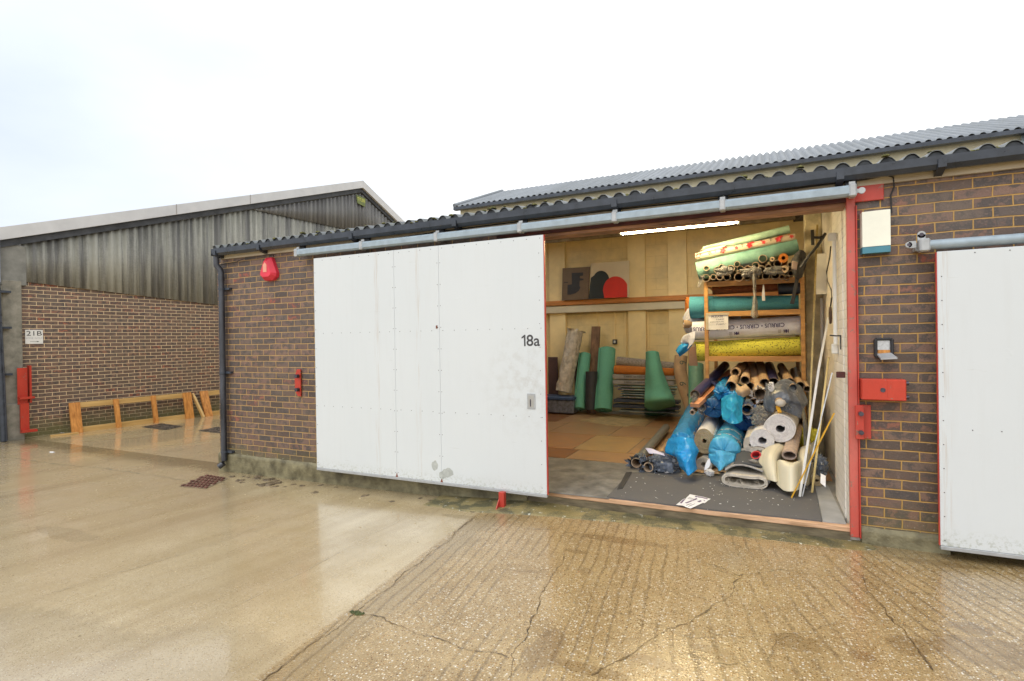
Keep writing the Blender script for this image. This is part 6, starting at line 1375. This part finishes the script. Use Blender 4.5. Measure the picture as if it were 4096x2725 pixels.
# fringe threads
m_ = MB()
for i in range(40):
    x = 1015+rnd.random()*320; p = at(*q6(x, 1125), .80); p.z = FZ+rnd.uniform(.05, .12); L2 = rnd.uniform(.03, .08)
    m_.path([p, p+Vector((rnd.uniform(-.03, .03), -.005, -L2*.5)), p+Vector((rnd.uniform(-.05, .05), -.01, -L2))], .0011, 4)
m_.build('frayed_threads', mCreamCarpet, kind='stuff', label='loose frayed threads along the mouth of the flattened carpet loop', cat='threads')
# tape roll
P = at(*q6(1285, 955), 1.15); r = pr(P, 44*.2569); tube('tape_roll', P+Vector((0, -.025, .022)), P+Vector((.02, .025, -.03)), r, M('tape_blue', (.04, .06, .30), .4, .1, 9, 0), M('tape_red', (.55, .02, .03), .5, .1, 9, 0), wt=.012, label='blue roll of tape with red inside lying on the charcoal offcut', cat='tape roll')
patch('clear_scrap', [[(1215, 985, 1.0), (1270, 985, .98), (1310, 995, 1.0)], [(1240, 1000, .97), (1280, 1010, .95), (1305, 1010, .97)]], mClear, nu=10, nv=6, amp=.01, label='scrap of clear film in front of the blue tape roll', cat='plastic film')
# cream vinyl heap
V_ = thing('vinyl_sheet', atz(*q6(1560, 1200), FZ), 'slumped cream vinyl flooring sheet with thin green stripes at the right of the heap', 'vinyl sheet')
def striped():
    mt = bpy.data.materials.new('striped_vinyl'); mt.use_nodes = True; n = NT(mt.node_tree); g_ = n.xyz(n.n('ShaderNodeTexCoord').outputs['UV'])
    f = n.math('FRACT', n.math('MULTIPLY', g_[0], 3.2)); ln = n.math('LESS_THAN', n.math('ABSOLUTE', n.math('SUBTRACT', f, .5)), .012); ln2 = n.math('LESS_THAN', n.math('ABSOLUTE', n.math('SUBTRACT', f, .57)), .008)
    c = n.mix(n.math('MULTIPLY', n.math('ADD', ln, ln2, clamp=True), .5), n.mix(n.noise(n.obj(), 4, 3), (.64, .59, .44), (.72, .67, .52)), (.34, .42, .28))
    p = n.n('ShaderNodeBsdfPrincipled', None, Base_Color=c, Roughness=.42); n.out(p.outputs[0]); return mt
mStripe = striped()
def upatch(name, rows, mt, nu=36, nv=36, amp=0., sc=6, seed=1, thick=.006, parent=None, q=q6):
    o = patch(name, rows, mt, q, nu, nv, amp, sc, seed, thick, parent)
    me = o.data; uv = me.uv_layers.new(name='UVMap'); k = nu+1
    for pl_ in me.polygons:
        for li in pl_.loop_indices:
            vi = me.loops[li].vertex_index; uv.data[li].uv = ((vi % k)/nu, (vi//k)/nv)
    return o
upatch('left_lobe', [[(1430, 840, 1.55), (1490, 830, 1.45), (1560, 850, 1.5), (1600, 900, 1.6)], [(1345, 900, 1.25), (1440, 870, 1.15), (1530, 900, 1.2), (1560, 950, 1.4)], [(1310, 1000, 1.05), (1400, 960, .95), (1480, 960, 1.0), (1520, 990, 1.2)], [(1330, 1080, .98), (1400, 1090, .85), (1460, 1080, .85), (1485, 1020, 1.05)], [(1375, 1160, .92), (1420, 1170, .80), (1470, 1180, .78), (1500, 1150, .9)]], mStripe, parent=V_, amp=.006)
upatch('front_fold', [[(1470, 1010, .98), (1500, 985, .88), (1600, 1010, .84), (1650, 1000, .88), (1720, 980, 1.05)], [(1470, 1060, .92), (1510, 1035, .82), (1590, 1040, .76), (1650, 1040, .80), (1725, 1060, 1.0)], [(1465, 1140, .86), (1520, 1130, .76), (1590, 1130, .70), (1650, 1130, .74), (1715, 1140, .95)], [(1470, 1200, .80), (1530, 1255, .68), (1590, 1268, .62), (1650, 1258, .66), (1700, 1230, .85)]], mStripe, parent=V_, amp=.004)
upatch('right_lobe', [[(1650, 890, 1.5), (1720, 860, 1.4), (1790, 830, 1.6), (1830, 800, 1.9)], [(1650, 950, 1.2), (1710, 920, 1.1), (1770, 920, 1.3), (1820, 930, 1.7)], [(1660, 1040, 1.0), (1720, 1030, .95), (1760, 1060, 1.1), (1800, 1090, 1.5)], [(1680, 1190, .86), (1720, 1200, .86), (1745, 1220, 1.0), (1780, 1180, 1.3)]], mStripe, parent=V_, amp=.006)
P, r = up(q6, 1585, 945, .98, 58); B = at(*q6(1650, 700), 2.0); spiral('carpet_roll', P, B, r, r*.78, 1.6, M('pink_beige_carpet', (.46, .36, .30), .95, .15, 20, .5, 120), MATS['pink_beige_carpet'], sy=.7, sx=1., gap=.3, label='pinkish beige carpet roll poking out over the cream vinyl sheet', cat='carpet roll')
MATS['pink_beige_carpet']
strip('metal_offcut', [(1375, 1222, None), (1405, 1178, .84)], mSilver, .022, .012, 'short aluminium offcut lying beside the flattened carpet loop')
# yellow bag, bits by the wall
c = at(*q6(1760, 800), 1.9); crumple('yellow_bag', c, .10, .08, .13, M('yellow_poly', (.62, .55, .03), .4, .15, 9, .4, 20), 'crumpled yellow plastic bag behind the strips by the wall', 'bag', 31)
P, r = fl(q6, 1830, 1170, 52); spiral('carpet_roll', P, P+Vector((.06, .8, .0)), r*.9, r*.2, 5, mCreamCarpet, mBeigeBack, label='small rolled carpet remnant on the floor by the painted wall', cat='carpet roll')
patch('paper_sheet', [[(1868, 1108, .75), (1915, 1128, .72)], [(1862, 1190, .66), (1908, 1232, .62)]], mPaper, nu=4, nv=6, amp=.006, label='white paper sheet leaning at the foot of the painted wall', cat='paper')
c = at(*q6(1868, 1040), 1.2); crumple('clear_bag', c, .06, .1, .10, mGreyPoly, 'dark crumpled plastic packaging by the painted wall', 'plastic wrap', 37)
# middle layer
P, r = up(q6, 740, 402, 1.85, 44); B = at(*q6(1010, 140), 3.3)
A = thing('plastic_tube', P, 'upper dark blue tube stuffed with aluminium trims above the copper strip', 'tube'); tube('tube_body', P, B, r, mBlueTube, mKraftP, wt=.004, parent=A)
d, sd, u = basis(P, B)
def trims(A, P, d, sd, u, r, n_, mt, sd0, out=.14):
    rg_ = random.Random(sd0)
    for i in range(n_):
        a = rg_.uniform(0, 6.28); rr = r*.75*math.sqrt(rg_.random()); p = P+sd*math.cos(a)*rr+u*math.sin(a)*rr
        e = p-d*rg_.uniform(.3, 1)*out+Vector((rg_.uniform(-.012, .012), 0, -.018)); MB().bar(p+d*.3, e, rg_.uniform(.008, .02), .003, up=(rg_.random(), rg_.random(), rg_.random())).build('trim_strip', mt, A)
trims(A, P, d, sd, u, r, 22, mSilver, 4, .18)
P, r = up(q6, 800, 520, 1.80, 34); B = at(*q6(930, 380), 3.3)
A = thing('plastic_tube', P, 'lower dark blue tube with aluminium trims under the copper strip', 'tube'); tube('tube_body', P, B, r, mBlueTube, mKraftP, wt=.004, parent=A)
d, sd, u = basis(P, B); trims(A, P, d, sd, u, r, 12, mSilver, 6, .20)
P, r = up(q6, 738, 535, 1.78, 22); B = at(*q6(860, 420), 3.0)
A = thing('plastic_tube', P, 'small tube holding brass trims left of the lower blue tube', 'tube'); tube('tube_body', P, B, r, mBlueTube, mKraftP, wt=.004, parent=A)
d, sd, u = basis(P, B); trims(A, P, d, sd, u, r, 5, mGold, 8, .10)
P, r = up(q6, 716, 560, 1.72, 24); tube('core_ring', P, P+(at(*q6(800, 470), 3.0)-P)*.2, r, mPaper, mKraftIn, wt=.012, label='white rimmed core end resting on the left blue roll', cat='tube')
a_ = at(*q6(752, 480), 1.72); b_ = at(*q6(1062, 185), 3.2); MB().bar(a_, b_, .085, .03, up=(0, 0, 1)).build('copper_strip', mCopper, label='long flat copper brown strip slanting between the dark blue tubes', cat='strip')
a_ = at(*q6(735, 498), 1.68); b_ = at(*q6(800, 440), 1.85); MB().bar(a_, b_, .11, .045).build('brown_block', M('copper_light', (.62, .30, .16), .45, .12, 9, 0), label='lighter brown end block on the tip of the copper strip', cat='block')
obj_tube(1060, 325, 1.95, 1150, 150, 3.4, 45, mKraftP, 'pale open cardboard tube, left one of the upper row in the heap')
obj_tube(1187, 272, 2.05, 1205, 160, 3.4, 39, mKraftP, 'pale open cardboard tube set back right of the first one')
obj_tube(1230, 330, 2.1, 1255, 210, 3.4, 42, mKraft, 'brown cardboard tube end behind the torn kraft tube')
obj_tube(1365, 300, 2.1, 1320, 130, 3.4, 44, mKraft, 'long brown cardboard tube behind the tube with shredded end')
_, P, B, r = obj_tube(1322, 395, 1.9, 1240, 130, 3.4, 50, mKraftP, 'long pale cardboard tube running back under the rack')
sleeve('shredded_end', P, P+(B-P)*.03, r*1.08, mPaper, 23, .018, 'flare', ext=.04, flare=.25, label='shredded white paper round the mouth of the long pale tube', cat='paper')
_, P, B, r = obj_tube(1207, 535, 1.72, 1200, 400, 3.2, 50, mKraft, 'cardboard tube with blue wrapped rim in the middle of the heap', mKraftIn, wt=.012)
sleeve('plastic_film', P+(B-P)*.005, P+(B-P)*.25, r*1.12, film('blue_clear', (.30, .42, .70), .55), 25, .012, 'flare', ext=.01, flare=.1, label='clear blue film round the rim of the middle cardboard tube', cat='plastic film')
patch('torn_tube', [[(1110, 300, 1.95), (1150, 330, 1.85), (1195, 305, 1.9)], [(1105, 370, 1.85), (1160, 370, 1.72), (1230, 350, 1.85)], [(1110, 420, 1.85), (1165, 425, 1.75), (1250, 385, 1.9)]], mKraftP, nu=18, nv=14, amp=.006, thick=.006, label='torn curl of kraft tube below the two pale tubes', cat='tube')
obj_tube(1590, 290, 2.0, 1510, 150, 3.4, 40, mKraft, 'ribbed brown tube disappearing into the grey torn plastic', name='carpet_core')
obj_tube(1685, 320, 2.0, 1620, 190, 3.4, 36, mKraft, 'brown tube at the right edge of the heap under the rack', name='carpet_core')
obj_tube(1745, 350, 2.0, 1660, 210, 3.3, 30, mKraftP, 'pale tube end squeezed against the right rack post', name='carpet_core')
obj_tube(1440, 300, 2.2, 1400, 150, 3.4, 52, mBlueTube, 'navy tube in the dark below the lowest shelf', name='plastic_tube')
obj_tube(1345, 520, 1.85, 1290, 420, 3.2, 56, mBrownPlank, 'dark brown tube end with clear film right of the blue rimmed tube', mKraftIn)
crumple('clear_bag', at(*q6(1345, 560), 1.75), .11, .12, .08, mClear, 'crumpled clear film around the dark brown tube end', 'plastic film', 41)
crumple('clear_bag', at(*q6(1320, 625), 1.65), .08, .12, .07, mClear, 'wad of clear film above the lower white spiral roll', 'plastic film', 43)
# blue bundles
P, r = up(q6, 975, 385, 1.85, 62); B = at(*q6(1045, 270), 3.2)
A = thing('wrapped_roll', P, 'small blue film wrapped roll end left of the pale tubes', 'wrapped roll'); tube('core', P+(B-P)*.03, B, r*.9, mKraft, parent=A); sleeve('blue_wrapping', P, B, r, mBlueFilm2, 27, .02, 'tuck', parent=A, ext=.08)
P, r = up(q6, 1080, 470, 1.80, 85); B = at(*q6(1100, 380), 3.2)
A = thing('wrapped_roll', P, 'crumpled bright blue film wrapped roll in the centre of the heap', 'wrapped roll'); tube('core', P+(B-P)*.05, B, r*.85, mKraft, parent=A); sleeve('blue_wrapping', P, B, r, mBlueFilm2, 29, .03, 'tuck', parent=A, ext=.10)
patch('loose_skirt', [[(985, 430, 1.75), (1080, 400, 1.62), (1165, 430, 1.75)], [(975, 520, 1.68), (1070, 510, 1.5), (1160, 520, 1.65)], [(975, 590, 1.6), (1070, 610, 1.45), (1172, 590, 1.6)], [(985, 625, 1.58), (1090, 665, 1.42), (1170, 635, 1.58)]], film('blue_aqua', (.03, .42, .74), .92), nu=34, nv=34, amp=.035, sc=10, seed=3, thick=.001, parent=A)
P, r = up(q6, 905, 520, 1.95, 88); B = at(*q6(980, 420), 3.2)
A = thing('wrapped_roll', P, 'dusky blue film wrapped roll behind the aluminium filled tubes', 'wrapped roll'); tube('core', P+(B-P)*.05, B, r*.9, mBlueTube, parent=A); sleeve('blue_wrapping', P, B, r, film('blue_dusk', (.03, .14, .36), .95), 33, .015, 'tuck', parent=A, ext=.06)
P, r = up(q6, 1170, 620, 1.9, 95); B = at(*q6(1200, 560), 3.2); A = thing('wrapped_roll', P, 'dark blue wrapped roll in the shade behind the tape banded roll', 'wrapped roll'); tube('core', P+(B-P)*.05, B, r*.9, mBlueTube, parent=A); sleeve('blue_wrapping', P, B, r, film('blue_deep', (.02, .10, .32), .95), 35, .015, 'tuck', parent=A, ext=.06)
# torn grey plastic
patch('grey_plastic', [[(1368, 290, 1.8), (1430, 330, 1.7), (1490, 280, 1.75), (1570, 270, 1.8), (1680, 330, 1.85)], [(1380, 370, 1.7), (1450, 380, 1.55), (1530, 360, 1.55), (1620, 380, 1.65), (1745, 450, 1.75)], [(1365, 450, 1.65), (1450, 440, 1.5), (1550, 430, 1.5), (1650, 460, 1.55), (1730, 490, 1.65)], [(1370, 520, 1.65), (1430, 520, 1.52), (1520, 480, 1.5), (1630, 500, 1.55), (1705, 530, 1.62)], [(1400, 560, 1.65), (1450, 570, 1.55), (1490, 540, 1.55), (1640, 590, 1.55), (1690, 615, 1.6)]], mGreyPoly, nu=64, nv=54, amp=.035, sc=5, seed=6, thick=.002, label='large torn dark grey plastic sheet draped over the right of the heap', cat='plastic sheet')
P, r = up(q6, 1495, 470, 1.42, 34); tube('capped_tube', P, P+Vector((-.02, .9, .03)), r, mKraft, mKraftIn, wt=.006, label='cardboard tube poking through the grey plastic', cat='tube'); crumple('plastic_plug', P+Vector((.01, -.05, .0)), .05, .045, .04, M('cap_white', (.62, .60, .58), .4, .1, 9, 0), 'round white plastic cap on the tube in the grey plastic', 'cap', 5, .1)
P, r = up(q6, 1620, 335, 1.68, 28); tube('cardboard_tube', P, P+Vector((-.1, 1.4, .05)), r, mKraft, mInk, label='dark tube mouth showing through the top of the grey plastic', cat='tube')
MB().bar(at(*q6(1478, 505), 1.4), at(*q6(1500, 562), 1.35), .035, .02).build('wood_block', mYellowStrip, label='small orange yellow block hanging from the grey plastic', cat='block')
patch('white_label', [[(1405, 290, 1.52), (1440, 290, 1.5)], [(1395, 335, 1.5), (1450, 345, 1.48)], [(1405, 370, 1.5), (1432, 378, 1.5)]], mPaper, nu=6, nv=6, amp=.01, label='torn white label printed with digits on the grey plastic', cat='label')
p = at(*q6(1408, 372), 1.45); flat_text('label_print', '7180', p, (.35, 0, 1), (-1, 0, .35), .032, mInk, None); o = bpy.data.objects['label_print']; tag(o, 'black digits printed on the torn white label', 'print')
rg = random.Random(3)
P = at(*q6(1565, 480), 1.5)
A = thing('trim_bundle', P, 'short bundle of clear plastic trims in the grey plastic', 'trim bundle')
for i in range(6): MB().bar(P+Vector((rg.uniform(-.03, .03), .1, rg.uniform(-.03, .03))), P+Vector((rg.uniform(-.03, .05), -.06, rg.uniform(-.06, .0))), .012, .004, up=(rg.random(), 1, rg.random())).build('trim_strip', mSilver, A)
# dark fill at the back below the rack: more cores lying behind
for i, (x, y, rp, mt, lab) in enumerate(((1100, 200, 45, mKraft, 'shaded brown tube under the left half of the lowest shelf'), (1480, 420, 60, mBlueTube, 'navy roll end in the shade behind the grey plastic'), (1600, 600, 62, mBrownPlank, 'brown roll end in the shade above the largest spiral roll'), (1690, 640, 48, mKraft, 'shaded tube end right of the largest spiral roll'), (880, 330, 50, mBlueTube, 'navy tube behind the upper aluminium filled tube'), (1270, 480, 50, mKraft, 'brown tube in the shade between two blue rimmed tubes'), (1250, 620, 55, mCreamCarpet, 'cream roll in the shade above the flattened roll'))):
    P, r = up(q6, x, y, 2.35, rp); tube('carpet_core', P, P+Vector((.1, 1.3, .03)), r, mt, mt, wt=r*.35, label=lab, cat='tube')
# skirting clutter along the back wall
rg = random.Random(8)
for i, (x, y) in enumerate(((1565, 945), (1573, 935), (1580, 948))):
    p = atz(x, y, FZ+.05); MB().bbox(p.x-.06, p.x+.05, p.y, p.y+.1, FZ+.01, FZ+.05+.06*i, .004).build('small_carton', mNavy if i else mCard, label=('small brown carton', 'small dark carton', 'taller dark carton')[i]+' on the floor right of the green sheet', cat='carton')
